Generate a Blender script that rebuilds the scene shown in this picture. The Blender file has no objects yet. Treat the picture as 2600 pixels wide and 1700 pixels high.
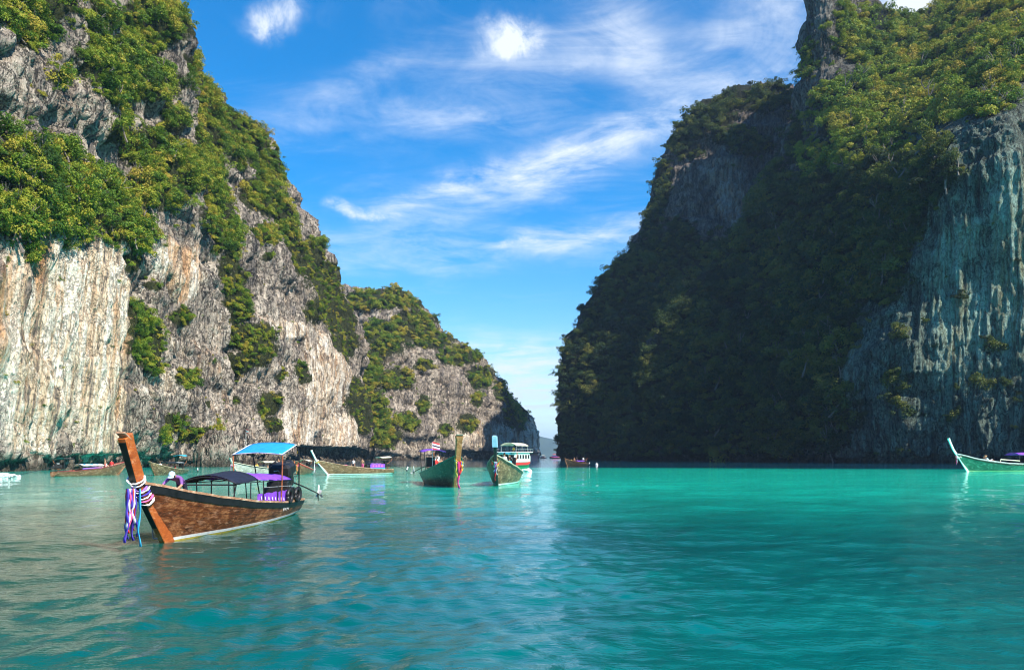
import bpy, bmesh, math, random
import numpy as np
from mathutils import Vector, Matrix

SC = bpy.context.scene
COL = SC.collection
R = math.radians
rng = np.random.RandomState(11)
rnd = random.Random(5)

# ------------------------------------------------------------------ camera
CAM_H = 2.6
F = 1878.0            # focal length measured on the 2600 px wide photograph
CX, HY = 1300.0, 1157.0
cam_d = bpy.data.cameras.new('camera')
cam = bpy.data.objects.new('camera', cam_d)
COL.objects.link(cam)
cam.location = (0, 0, CAM_H)
cam.rotation_euler = (R(90), 0, 0)
cam_d.sensor_width = 36
cam_d.lens = 26.0
cam_d.shift_y = 0.118
cam_d.clip_start = 0.1
cam_d.clip_end = 60000
SC.camera = cam

# ------------------------------------------------------------------ sun and sky
SUN_EL, SUN_AZ = R(43), math.atan2(0.74, -0.67)      # azimuth clockwise from +Y
SUN_DIR = Vector((math.cos(SUN_EL) * math.sin(SUN_AZ), math.cos(SUN_EL) * math.cos(SUN_AZ), math.sin(SUN_EL)))
sun_d = bpy.data.lights.new('sun', 'SUN')
sun_d.energy = 5.0
sun_d.angle = R(0.5)
sun_d.color = (1.0, 0.91, 0.77)
sun = bpy.data.objects.new('sun', sun_d)
COL.objects.link(sun)
sun.rotation_euler = SUN_DIR.to_track_quat('Z', 'Y').to_euler()
sun.location = (0, 0, 400)

SC.view_settings.view_transform = 'Standard'
SC.view_settings.look = 'None'
SC.view_settings.exposure = 0.86
SC.view_settings.gamma = 1.0
SC.view_settings.use_curve_mapping = False
SC.render.engine = 'CYCLES'
SC.cycles.use_denoising = True
SC.cycles.filter_width = 1.1
SC.cycles.max_bounces = 6
SC.cycles.diffuse_bounces = 3
SC.cycles.glossy_bounces = 3
SC.cycles.transmission_bounces = 4
SC.cycles.volume_bounces = 0
SC.cycles.caustics_reflective = False
SC.cycles.caustics_refractive = False
SC.cycles.sample_clamp_indirect = 4.0


class NT:
    """small helper for node trees"""
    def __init__(s, tree):
        s.t = tree
    def n(s, typ, **kw):
        nd = s.t.nodes.new(typ)
        for k, v in kw.items():
            if k.startswith('_'):
                setattr(nd, k[1:], v)
        for k, v in kw.items():
            if k.startswith('_'):
                continue
            key = int(k[1:]) if k[0] == 'i' and k[1:].isdigit() else k.replace('__', ' ')
            inp = nd.inputs[key]
            if isinstance(v, bpy.types.NodeSocket):
                s.t.links.new(v, inp)
            else:
                inp.default_value = v
        return nd
    def m(s, op, a, b=0.0, c=None, clamp=False):
        kw = dict(_operation=op, _use_clamp=clamp, i0=a, i1=b)
        if c is not None:
            kw['i2'] = c
        return s.n('ShaderNodeMath', **kw).outputs[0]
    def mix(s, f, a, b, blend='MIX'):
        nd = s.t.nodes.new('ShaderNodeMix')
        nd.data_type = 'RGBA'
        nd.blend_type = blend
        for i, v in ((0, f), (6, a), (7, b)):
            if isinstance(v, bpy.types.NodeSocket):
                s.t.links.new(v, nd.inputs[i])
            else:
                nd.inputs[i].default_value = v if i == 0 else (*v[:3], 1)
        return nd.outputs[2]
    def ramp(s, f, pts, interp='LINEAR'):
        nd = s.n('ShaderNodeValToRGB', Fac=f)
        cr = nd.color_ramp
        cr.interpolation = interp
        while len(cr.elements) < len(pts):
            cr.elements.new(0.5)
        for e, (p, c) in zip(cr.elements, pts):
            e.position = p
            e.color = (*c, 1) if not isinstance(c, (int, float)) else (c, c, c, 1)
        return nd.outputs[0]
    def noise(s, vec, scale, detail=4, rough=0.55, dist=0.0, lac=2.0):
        return s.n('ShaderNodeTexNoise', Vector=vec, Scale=scale, Detail=detail, Roughness=rough, Distortion=dist, Lacunarity=lac).outputs[0]
    def maps(s, vec, sc=(1, 1, 1), loc=(0, 0, 0), rot=(0, 0, 0)):
        return s.n('ShaderNodeMapping', Vector=vec, Location=loc, Rotation=rot, Scale=sc).outputs[0]
    def smooth(s, x, lo, hi):
        nd = s.n('ShaderNodeMapRange', _interpolation_type='SMOOTHSTEP', i0=x, i1=lo, i2=hi)
        return nd.outputs[0]


world = bpy.data.worlds.new('World')
SC.world = world
world.use_nodes = True
wt = world.node_tree
wt.nodes.clear()
W = NT(wt)
sky = W.n('ShaderNodeTexSky', _sky_type='NISHITA')
sky.sun_disc = False
sky.sun_elevation = SUN_EL
sky.sun_rotation = SUN_AZ
sky.air_density = 1.0
sky.dust_density = 0.25
sky.ozone_density = 2.2
skyc = W.n('ShaderNodeHueSaturation', Hue=0.5, Saturation=1.55, Value=1.0, Color=sky.outputs[0]).outputs[0]
D = W.n('ShaderNodeTexCoord').outputs['Generated']
sx = W.n('ShaderNodeSeparateXYZ', Vector=D)
zc = W.m('MAXIMUM', sx.outputs[2], 0.0)
zz = W.m('ADD', zc, 0.22)
pl = W.n('ShaderNodeCombineXYZ', X=W.m('DIVIDE', sx.outputs[0], zz), Y=W.m('DIVIDE', sx.outputs[1], zz), Z=0.0).outputs[0]


def dirpx(px, py):
    v = Vector(((px - CX) / F, 1.0, (HY - py) / F))
    return v.normalized()


def blob(px, py, rx, ry, ang=0.0):
    """soft elliptical patch of sky round one direction"""
    c = dirpx(px, py)
    e1 = Vector((0, 0, 1)).cross(-c).normalized()
    e1 = -e1 if e1.x < 0 else e1
    e2 = e1.cross(c).normalized()
    e2 = -e2 if e2.z < 0 else e2
    a = R(ang)
    u, v = e1 * math.cos(a) + e2 * math.sin(a), -e1 * math.sin(a) + e2 * math.cos(a)
    # warp the direction a little so that no blob has a clean outline
    ru, rv = rx / F * 0.93, ry / F * 0.93
    du = W.m('MULTIPLY', W.n('ShaderNodeVectorMath', _operation='DOT_PRODUCT', i0=WD, i1=u).outputs['Value'], 1 / ru)
    dv = W.m('MULTIPLY', W.m('SUBTRACT', W.n('ShaderNodeVectorMath', _operation='DOT_PRODUCT', i0=WD, i1=v).outputs['Value'], 0.0), 1 / rv)
    r2 = W.m('ADD', W.m('MULTIPLY', du, du), W.m('MULTIPLY', dv, dv))
    front = W.m('GREATER_THAN', W.n('ShaderNodeVectorMath', _operation='DOT_PRODUCT', i0=WD, i1=c).outputs['Value'], 0.3)
    return W.m('MULTIPLY', W.m('EXPONENT', W.m('MULTIPLY', r2, -1.0)), front)


wn = W.n('ShaderNodeTexNoise', Vector=D, Scale=9.0, Detail=5.0, Roughness=0.6)
wv = W.n('ShaderNodeVectorMath', _operation='MULTIPLY_ADD', i0=wn.outputs['Color'], i1=(0.055, 0.055, 0.055), i2=(-0.0275, -0.0275, -0.0275)).outputs[0]
WD = W.n('ShaderNodeVectorMath', _operation='ADD', i0=D, i1=wv).outputs[0]

wisp = W.noise(W.maps(pl, sc=(1.2, 2.5, 1), rot=(0, 0, R(24))), 2.2, 8, 0.62, 0.9)
wisp2 = W.noise(W.maps(pl, sc=(1.1, 2.0, 1), rot=(0, 0, R(-12)), loc=(3, 1, 0)), 5.0, 7, 0.65, 0.6)
fine = W.noise(D, 26.0, 7, 0.66, 0.4)
veils = [(1330, 200, 330, 90, 20, .55), (1560, 368, 220, 44, 15, .68), (1340, 420, 230, 44, 14, .72), (1130, 475, 170, 20, 16, .8), (1400, 440, 330, 60, 12, .5), (1230, 625, 520, 45, 3, .75),
         (1560, 575, 220, 44, 10, .6), (1950, 60, 230, 90, 25, .75), (1960, 200, 150, 34, 8, .9), (2330, 5, 130, 60, 0, 1.5),
         (1100, 300, 330, 40, 4, .45), (900, 230, 260, 40, 25, .35), (1350, 965, 150, 85, 0, 1.5), (1250, 890, 160, 22, 3, .7), (1600, 110, 120, 70, -40, .6), (1250, 540, 420, 30, 6, .25)]
puffs = [(700, 52, 62, 34, 28, 1.25), (676, 100, 30, 30, 0, .7), (1318, 80, 50, 42, -25, 1.25), (1280, 105, 60, 38, 20, .8), (1240, 60, 30, 30, 0, .45), (858, 512, 42, 16, 0, 1.1),
         (965, 540, 60, 16, -4, 1.0), (890, 535, 30, 12, 0, .8), (758, 545, 42, 26, -35, 1.0), (1320, 620, 66, 16, 0, .8), (1460, 175, 55, 22, 10, .5)]


def total(lst):
    acc = None
    for (px, py, rx, ry, a, s) in lst:
        b = W.m('MULTIPLY', blob(px, py, rx, ry, a), s)
        acc = b if acc is None else W.m('ADD', acc, b)
    return acc


vs = total(veils)
ps = total(puffs)
vd = W.m('MULTIPLY', vs, W.smooth(W.m('ADD', W.m('MULTIPLY', wisp, .65), W.m('MULTIPLY', wisp2, .45)), 0.36, 0.78))
pd = W.smooth(W.m('MULTIPLY', ps, W.m('SUBTRACT', W.m('MULTIPLY', fine, 4.2), 1.25)), 0.05, 1.9)
gen = W.m('MULTIPLY', W.smooth(W.m('ADD', W.m('MULTIPLY', wisp, .7), W.m('MULTIPLY', wisp2, .3)), 0.48, 0.85), 0.24)
horiz = W.m('MULTIPLY', W.m('EXPONENT', W.m('MULTIPLY', zc, -11.0)), 0.26)
cd = W.m('ADD', W.m('ADD', W.m('MULTIPLY', vd, 0.95), W.m('MULTIPLY', pd, .9)), W.m('ADD', gen, horiz), clamp=True)
cloudc = (4.6, 4.9, 5.3)
CLOUD_MIX = W.mix(W.m('MINIMUM', cd, 0.93), skyc, cloudc)
bg = W.n('ShaderNodeBackground', Color=CLOUD_MIX, Strength=0.128)
wo = W.n('ShaderNodeOutputWorld', Surface=bg.outputs[0])


# ------------------------------------------------------------------ materials
def new_mat(name):
    m = bpy.data.materials.new(name)
    m.use_nodes = True
    m.node_tree.nodes.clear()
    return m, NT(m.node_tree)


def finish(T, bsdf):
    T.n('ShaderNodeOutputMaterial', Surface=bsdf)


def rock_material():
    m, T = new_mat('limestone')
    P = T.n('ShaderNodeNewGeometry').outputs['Position']
    cream = T.n('ShaderNodeAttribute', _attribute_name='cream').outputs['Fac']
    veg = T.n('ShaderNodeAttribute', _attribute_name='veg').outputs['Fac']
    P0 = P
    sh = T.n('ShaderNodeSeparateXYZ', Vector=P)
    P = T.n('ShaderNodeCombineXYZ', X=sh.outputs[0], Y=T.m('SUBTRACT', sh.outputs[1], T.m('MULTIPLY', sh.outputs[2], T.m('MULTIPLY', T.m('LESS_THAN', sh.outputs[0], -5.0), .20))), Z=sh.outputs[2]).outputs[0]
    st = T.maps(P, sc=(1, 1, .045))
    s0 = T.noise(T.maps(P, sc=(1, 1, .05), loc=(9, 2, 0)), .20, 3, .55, .2)
    s1 = T.noise(st, .55, 6, .62, .25)
    s2 = T.noise(st, 1.7, 5, .6, .3)
    s3 = T.noise(T.maps(P, sc=(1, 1, .09), loc=(31, 7, 3)), .22, 5, .6, .5)
    blot = T.noise(P, .16, 6, .62)
    fine = T.noise(T.maps(P, sc=(1, 1, .4)), 2.6, 8, .72)
    grey = T.ramp(T.m('ADD', T.m('ADD', T.m('MULTIPLY', s1, .4), T.m('MULTIPLY', s2, .3)), T.m('MULTIPLY', s0, .3)),
                  [(.33, (.03, .028, .028)), (.41, (.13, .12, .115)), (.49, (.34, .29, .24)), (.58, (.62, .54, .44))])
    crm = T.ramp(T.m('ADD', T.m('ADD', T.m('MULTIPLY', s1, .38), T.m('MULTIPLY', s2, .27)), T.m('MULTIPLY', s0, .35)),
                 [(.37, (.085, .075, .065)), (.43, (.28, .23, .19)), (.465, (.72, .54, .36)), (.52, (.90, .82, .69))])
    ora = T.mix(T.m('MULTIPLY', T.smooth(s3, .52, .68), .72), crm, (.70, .37, .17))
    tan = T.mix(T.m('MULTIPLY', T.smooth(blot, .5, .7), .45), grey, (.40, .29, .20))
    cf = T.smooth(T.m('ADD', cream, T.m('MULTIPLY', T.m('SUBTRACT', blot, .5), 1.1)), .25, .75)
    col = T.mix(cf, tan, ora)
    col = T.mix(T.smooth(fine, .34, .52), T.mix(.62, col, (.05, .05, .05)), col)
    # holes and dark lichen spots
    vor = T.n('ShaderNodeTexVoronoi', Vector=T.maps(P, sc=(1, 1, .45)), Scale=.8, Randomness=1.0)
    sp = T.smooth(vor.outputs['Distance'], .13, .30)
    col = T.mix(T.m('MULTIPLY', T.m('SUBTRACT', 1, sp), .35), col, (.035, .035, .03))
    # thin dark cracks and joints
    cn = T.noise(T.maps(P, sc=(1, 1, .42)), .33, 6, .6, .6)
    cn2 = T.noise(T.maps(P, sc=(.8, .8, 1.0), loc=(5, 8, 2)), .55, 5, .6, .4)
    ck = T.m('MINIMUM', T.smooth(T.m('ABSOLUTE', T.m('SUBTRACT', cn, .5)), .002, .022), T.smooth(T.m('ABSOLUTE', T.m('SUBTRACT', cn2, .52)), .0, .014))
    ckf = T.m('MULTIPLY', T.m('SUBTRACT', 1, ck), T.m('SUBTRACT', .85, T.m('MULTIPLY', cf, .78)))
    col = T.mix(ckf, col, (.022, .02, .02))
    # moss and soil where plants grow
    mo = T.noise(P, .9, 6, .7)
    vf = T.smooth(T.m('ADD', veg, T.m('MULTIPLY', T.m('SUBTRACT', mo, .5), 1.5)), .45, .75)
    soil = T.ramp(T.noise(P, 1.6, 6, .75), [(.3, (.012, .016, .006)), (.5, (.035, .045, .014)), (.7, (.085, .085, .025))])
    col = T.mix(vf, col, soil)
    # tide band
    zs = T.n('ShaderNodeSeparateXYZ', Vector=P).outputs[2]
    wet = T.m('SUBTRACT', 1, T.smooth(T.m('ADD', zs, T.m('MULTIPLY', s1, 3.0)), 1.8, 5.2))
    col = T.mix(T.m('MULTIPLY', wet, .85), col, (.05, .04, .03))
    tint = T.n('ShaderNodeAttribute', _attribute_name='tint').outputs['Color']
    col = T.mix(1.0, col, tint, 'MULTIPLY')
    h = T.m('ADD', T.m('ADD', T.m('MULTIPLY', s2, 1.5), T.m('MULTIPLY', fine, .9)), T.m('ADD', T.m('MULTIPLY', sp, .5), T.m('MULTIPLY', ck, .9)))
    bp = T.n('ShaderNodeBump', Strength=1.0, Distance=.9, Height=h)
    b = T.n('ShaderNodeBsdfPrincipled', Base__Color=col, Roughness=.93, Normal=bp.outputs[0])
    b.inputs['Specular IOR Level'].default_value = .2
    finish(T, b.outputs[0])
    return m


def leaf_material(name, stops, bright=1.0):
    m, T = new_mat(name)
    P = T.n('ShaderNodeNewGeometry').outputs['Position']
    rn = T.n('ShaderNodeObjectInfo').outputs['Random']
    big = T.noise(P, .035, 3, .5)
    med = T.noise(P, .55, 4, .6)
    f = T.m('ADD', T.m('ADD', T.m('MULTIPLY', rn, .52), T.m('MULTIPLY', big, .55)), T.m('MULTIPLY', T.m('SUBTRACT', med, .5), .7))
    col = T.ramp(f, [(p, tuple(x * bright for x in c)) for p, c in stops])
    d = T.n('ShaderNodeBsdfPrincipled', Base__Color=col, Roughness=.6)
    d.inputs['Specular IOR Level'].default_value = .25
    tr = T.n('ShaderNodeBsdfTranslucent', Color=T.mix(.5, col, (.16, .22, .02)))
    mx = T.n('ShaderNodeMixShader', i0=.34, i1=d.outputs[0], i2=tr.outputs[0])
    finish(T, mx.outputs[0])
    return m


def water_material():
    m, T = new_mat('lagoon_water')
    P = T.n('ShaderNodeNewGeometry').outputs['Position']
    sp = T.n('ShaderNodeSeparateXYZ', Vector=P)
    x, y = sp.outputs[0], sp.outputs[1]
    wob = T.m('MULTIPLY', T.m('SUBTRACT', T.noise(P, .022, 3, .5), .5), 60)
    yy = T.m('ADD', y, wob)
    # the seabed shelves: teal near the boat, pale sand further in, deep blue in the channel
    near = T.smooth(yy, 18, 78)
    far = T.smooth(T.m('ADD', T.m('ADD', y, T.m('MULTIPLY', x, .25)), T.m('MULTIPLY', wob, .15)), 158, 176)
    deep = T.mix(T.smooth(T.noise(P, .09, 4, .6), .35, .65), (.0, .090, .092), (.0, .135, .130))
    sand = T.mix(T.smooth(T.m('ADD', x, T.m('MULTIPLY', wob, .4)), -50, 45), (.008, .46, .38), (.008, .76, .54))
    deep = T.mix(T.m('SUBTRACT', 1, T.smooth(T.m('ADD', x, T.m('MULTIPLY', wob, .15)), -14, 3)), deep, (.0, .062, .050))
    col = T.mix(near, deep, sand)
    col = T.mix(far, col, (.003, .07, .13))
    w1 = T.noise(T.maps(P, sc=(.85, 1.5, 1)), 2.3, 5, .55, .3)
    w2 = T.noise(T.maps(P, sc=(.7, 1.3, 1), rot=(0, 0, .5)), .42, 4, .5, .3)
    w3 = T.noise(T.maps(P, sc=(.6, 1.2, 1), rot=(0, 0, -.3)), .12, 3, .5)
    dist = T.n('ShaderNodeVectorMath', _operation='LENGTH', i0=P).outputs['Value']
    w4 = T.noise(T.maps(P, sc=(.8, 1.5, 1)), 8.0, 3, .6, .2)
    h = T.m('ADD', T.m('ADD', T.m('MULTIPLY', w1, .040), T.m('MULTIPLY', w4, .007)), T.m('ADD', T.m('MULTIPLY', w2, .055), T.m('MULTIPLY', w3, .05)))
    fade = T.m('SUBTRACT', 1.0, T.m('MULTIPLY', T.smooth(dist, 25, 260), .55))
    bp = T.n('ShaderNodeBump', Strength=fade, Distance=1.0, Height=h)
    b = T.n('ShaderNodeBsdfPrincipled', Base__Color=col, Roughness=.03, IOR=1.38, Normal=bp.outputs[0])
    b.inputs['Specular IOR Level'].default_value = .5
    finish(T, b.outputs[0])
    return m


# ------------------------------------------------------------------ numpy noise
_perm = np.arange(256)
np.random.RandomState(3).shuffle(_perm)
_perm = np.concatenate([_perm, _perm, _perm])
_g = np.random.RandomState(4).normal(size=(256, 3))
_g /= np.linalg.norm(_g, axis=1)[:, None]


def perlin(p):
    i = np.floor(p).astype(np.int64)
    f = p - i
    i &= 255
    u = f * f * f * (f * (f * 6 - 15) + 10)
    out = 0
    for dx in (0, 1):
        wx = u[..., 0] if dx else 1 - u[..., 0]
        a = _perm[(i[..., 0] + dx) & 255]
        for dy in (0, 1):
            wy = u[..., 1] if dy else 1 - u[..., 1]
            b = _perm[a + ((i[..., 1] + dy) & 255)]
            for dz in (0, 1):
                wz = u[..., 2] if dz else 1 - u[..., 2]
                g = _g[_perm[b + ((i[..., 2] + dz) & 255)]]
                out = out + wx * wy * wz * (g[..., 0] * (f[..., 0] - dx) + g[..., 1] * (f[..., 1] - dy) + g[..., 2] * (f[..., 2] - dz))
    return out * 1.6


def fbm(p, o=4, g=.5):
    s, a, t = 0, 1, 0
    for k in range(o):
        s = s + a * perlin(p * (2.03 ** k) + k * 17.3)
        t += a
        a *= g
    return s / t


def ridged(p, o=3):
    s, a, t = 0, 1, 0
    for k in range(o):
        s = s + a * (1 - 2 * np.abs(perlin(p * (2.1 ** k) + k * 9.1)))
        t += a
        a *= .5
    return s / t


def sstep(x, a, b):
    t = np.clip((x - a) / (b - a), 0, 1)
    return t * t * (3 - 2 * t)


def at(px, py, d):
    """the point seen at photograph pixel (px, py), d metres ahead"""
    return np.array(((px - CX) / F * d, d, CAM_H + (HY - py) / F * d))


def base_at(px, d, z=-3.0):
    return np.array(((px - CX) / F * d, d, z))


def catmull(A, ts):
    """A [n, ...] control values, ts positions in control index units"""
    n = len(A)
    i = np.clip(np.floor(ts).astype(int), 0, n - 2)
    t = (ts - i).reshape((-1,) + (1,) * (A.ndim - 1))
    p0, p1, p2, p3 = A[np.clip(i - 1, 0, n - 1)], A[i], A[i + 1], A[np.clip(i + 2, 0, n - 1)]
    c = .5 * (2 * p1 + (p2 - p0) * t + (2 * p0 - 5 * p1 + 4 * p2 - p3) * t ** 2 + (3 * p1 - p0 - 3 * p2 + p3) * t ** 3)
    lin = p1 + (p2 - p1) * t
    return .6 * c + .4 * lin


def grid_mesh(name, P, mat, smooth=True):
    nv, nu = P.shape[:2]
    me = bpy.data.meshes.new(name)
    me.vertices.add(nv * nu)
    me.vertices.foreach_set('co', P.reshape(-1).astype(np.float32))
    idx = np.arange(nv * nu).reshape(nv, nu)
    q = np.stack([idx[:-1, :-1], idx[:-1, 1:], idx[1:, 1:], idx[1:, :-1]], -1).reshape(-1, 4)
    nf = len(q)
    me.loops.add(nf * 4)
    me.polygons.add(nf)
    me.polygons.foreach_set('loop_start', np.arange(0, nf * 4, 4, dtype=np.int32))
    me.loops.foreach_set('vertex_index', q.reshape(-1).astype(np.int32))
    me.polygons.foreach_set('use_smooth', np.full(nf, smooth))
    me.update()
    me.materials.append(mat)
    return me


def link(name, me, parent=None, **props):
    o = bpy.data.objects.new(name, me)
    COL.objects.link(o)
    if parent is not None:
        o.parent = parent
    for k, v in props.items():
        o[k] = v
    return o


ROCK = rock_material()
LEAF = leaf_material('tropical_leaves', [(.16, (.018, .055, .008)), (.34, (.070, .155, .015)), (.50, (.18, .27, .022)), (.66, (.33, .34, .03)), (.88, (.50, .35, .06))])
LEAF_SHADE = leaf_material('painted_shade_leaves', [(.20, (.006, .020, .012)), (.46, (.026, .060, .024)), (.62, (.080, .115, .026)), (.80, (.18, .18, .032)), (.97, (.34, .26, .05))])  # darker copy of the leaf colours, with the slope's shade painted in
# ------------------------------------------------------------------ cliffs
TIPS = {}


def ell(px, py, lst):
    """strongest membership of a pixel in a list of ellipses (about 1 inside, 0 outside)"""
    o = np.zeros_like(px)
    for e in lst:
        x, y, rx, ry = e[:4]
        s = e[4] if len(e) > 4 else 1.0
        a = R(e[5]) if len(e) > 5 else 0.0
        dx, dy = px - x, -(py - y)
        u, v = dx * math.cos(a) + dy * math.sin(a), -dx * math.sin(a) + dy * math.cos(a)
        d = np.sqrt((u / rx) ** 2 + (v / ry) ** 2)
        o = np.maximum(o, s * np.clip((1.32 - d) * 1.4, 0, 1))
    return o


def cliff(name, cols, segu, segv, veg_list, cream_list, label, amp=1.0, bare=0.0, flip=False, tint=(1, 1, 1), gully=(), notch=None, rows_t=None, top_veg=.0, tint2=None, ckamp=1.0):
    C = np.array(cols)                        # [nu, nv, 3]
    tu = np.concatenate([np.linspace(k, k + 1, n, endpoint=False) for k, n in enumerate(segu)] + [[len(segu)]])
    tv = np.concatenate([np.linspace(k, k + 1, n, endpoint=False) for k, n in enumerate(segv)] + [[len(segv)]])
    A = catmull(C, tu)                        # [Nu, nv, 3]
    G = catmull(np.transpose(A, (1, 0, 2)), tv)   # [Nv, Nu, 3]
    du = np.gradient(G, axis=1)
    dv = np.gradient(G, axis=0)
    N = np.cross(du, dv)
    N /= np.linalg.norm(N, axis=2)[..., None] + 1e-9
    if flip:
        N = -N
    px = CX + F * G[..., 0] / np.maximum(G[..., 1], 5)
    py = HY - F * (G[..., 2] - CAM_H) / np.maximum(G[..., 1], 5)
    H = N.copy()
    H[..., 2] *= .35
    H /= np.linalg.norm(H, axis=2)[..., None] + 1e-9
    veg = ell(px, py, veg_list)
    z = G[..., 2]
    S = amp
    big = fbm(G / 38.0, 3) * 7.0
    mid = fbm(G / np.array((11.0, 11.0, 17.0)) + 5, 4) * 3.4
    G0 = G
    G = G - np.array((0, 1.0, 0)) * (G[..., 2:3] * .20) * (G[..., :1] < -5)
    fl = ridged(G * np.array((.16, .16, .018)) + 3, 3)
    fl2 = ridged(G * np.array((.42, .42, .05)) + 8, 3)
    G = G0
    led = fbm(G * np.array((.05, .05, .30)) + 2, 4)
    small = fbm(G * np.array((.9, .9, .45)), 4, .6)
    crm_ = np.clip(ell(px, py, cream_list) * 1.2, 0, 1)
    rocky = 1 - np.clip(veg, 0, 1) * .55
    ckd = (1 - np.abs(perlin(G * np.array((.09, .09, .045)) + 61))) ** 9 * 3.4 + (1 - np.abs(perlin(G * np.array((.25, .25, .14)) + 33))) ** 9 * 1.5
    lg = fbm(G * np.array((.02, .02, .085)) + 12, 2)
    disp = np.tanh(lg * 6) * 1.6 * S * rocky * (1 - .8 * crm_) + big * S - ckd * S * rocky * (1 - .85 * crm_) * ckamp + mid * S * (1 - .55 * crm_) + (fl * 2.8 + fl2 * 1.5) * rocky * S + led * .9 * S * (1 - .7 * crm_) + small * .75 * S * (1 - .6 * crm_)
    disp += np.clip(veg, 0, 1) * 1.6 * S
    for (gx, y0, y1, w, dpt) in gully:
        m = np.exp(-((px - gx + 6 * fbm(G / 9.0, 2) * 3) / w) ** 2) * sstep(py, y0, y0 + 30) * (1 - sstep(py, y1 - 30, y1))
        disp -= dpt * m
    # wave-cut notch at the waterline
    nz = 2.8 + 4.5 * fbm(G / 8.0 + 4, 3)
    nd = np.full(px.shape, 1.6)
    if notch:
        for (x0, x1, hz, d) in notch:
            k = sstep(px, x0, x0 + 14) * (1 - sstep(px, x1 - 14, x1))
            nz = nz * (1 - k) + (hz + 1.0 * fbm(G / 4.0, 2)) * k
            nd = nd * (1 - k) + d * k
    disp = np.where(z < nz, disp - nd * sstep(nz - z, 0, .7), disp)
    gate = np.clip((z + 3) / 6.0, .35, 1)
    G = G + H * (disp * gate)[..., None]
    me = grid_mesh(name, G, ROCK)
    cream = ell(px, py, cream_list)
    vn = fbm(G / 7.0 + 20, 3)
    vegm = np.clip(veg + .45 * vn * (veg > .02) + top_veg, 0, 1)
    for nm, ar in (('veg', vegm), ('cream', cream - bare)):
        at_ = me.attributes.new(nm, 'FLOAT', 'POINT')
        at_.data.foreach_set('value', ar.reshape(-1).astype(np.float32))
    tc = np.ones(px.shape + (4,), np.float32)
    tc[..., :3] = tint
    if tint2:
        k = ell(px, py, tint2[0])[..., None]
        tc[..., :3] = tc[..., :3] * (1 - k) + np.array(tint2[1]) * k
    a = me.attributes.new('tint', 'FLOAT_COLOR', 'POINT')
    a.data.foreach_set('color', tc.reshape(-1))
    o = link(name, me, kind='structure', label=label)
    n2 = np.cross(np.gradient(G, axis=1), np.gradient(G, axis=0))
    n2 /= np.linalg.norm(n2, axis=2)[..., None] + 1e-9
    if flip:
        n2 = -n2
    return dict(G=G, N=n2, px=px, py=py, veg=veg, obj=o)


def column(b, t, prof=((0, 0), (.03, .16), (.12, .36), (.36, .62), (.62, .82), (1, 1)), dback=(-60, 30), drop=.25):
    """b = (px, d) at the water, t = (px, py, d) on the ridge; the profile gives setback and height shares"""
    B, Tt = base_at(*b), at(*t)
    pts = [B + np.array(((Tt[0] - B[0]) * g, (Tt[1] - B[1]) * g, (Tt[2] - B[2]) * h)) for g, h in prof]
    bk = Tt + np.array((dback[0], dback[1], -drop * Tt[2]))
    pts.append(bk)
    return pts


# near left cliff: sunlit wall running from beside the camera towards the channel
L = []
L.append(column((-2600, 42), (-3300, -1500, 52)))
L.append(column((-900, 92), (-1300, -900, 108)))
L.append(column((-300, 108), (-520, -620, 132)))
L.append(column((0, 122), (-60, -520, 160)))
L.append(column((180, 142), (130, -420, 185)))
L.append(column((300, 160), (285, -230, 208)))
L.append(column((420, 176), (385, -60, 226), dback=(-70, 0)))
L.append(column((520, 196), (410, 70, 240), dback=(-70, 0)))
L.append(column((610, 214), (475, 185, 256), dback=(-70, 0)))
L.append(column((690, 236), (575, 285, 276), dback=(-70, 0)))
L.append(column((770, 262), (650, 372, 298), dback=(-70, 0)))
L.append(column((830, 292), (706, 450, 322), dback=(-70, 5)))
L.append(column((872, 322), (752, 585, 345), dback=(-70, 5)))
L.append(column((900, 350), (825, 680, 365), dback=(-70, 5)))
L.append(column((918, 376), (872, 765, 383), dback=(-70, 5)))
L.append(column((930, 398), (905, 900, 400), dback=(-70, 5)))
L.append(column((905, 430), (870, 900, 430), dback=(-70, 5)))
L.append(column((760, 470), (720, 900, 470), dback=(-70, 5)))
k = 1.0924
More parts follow.
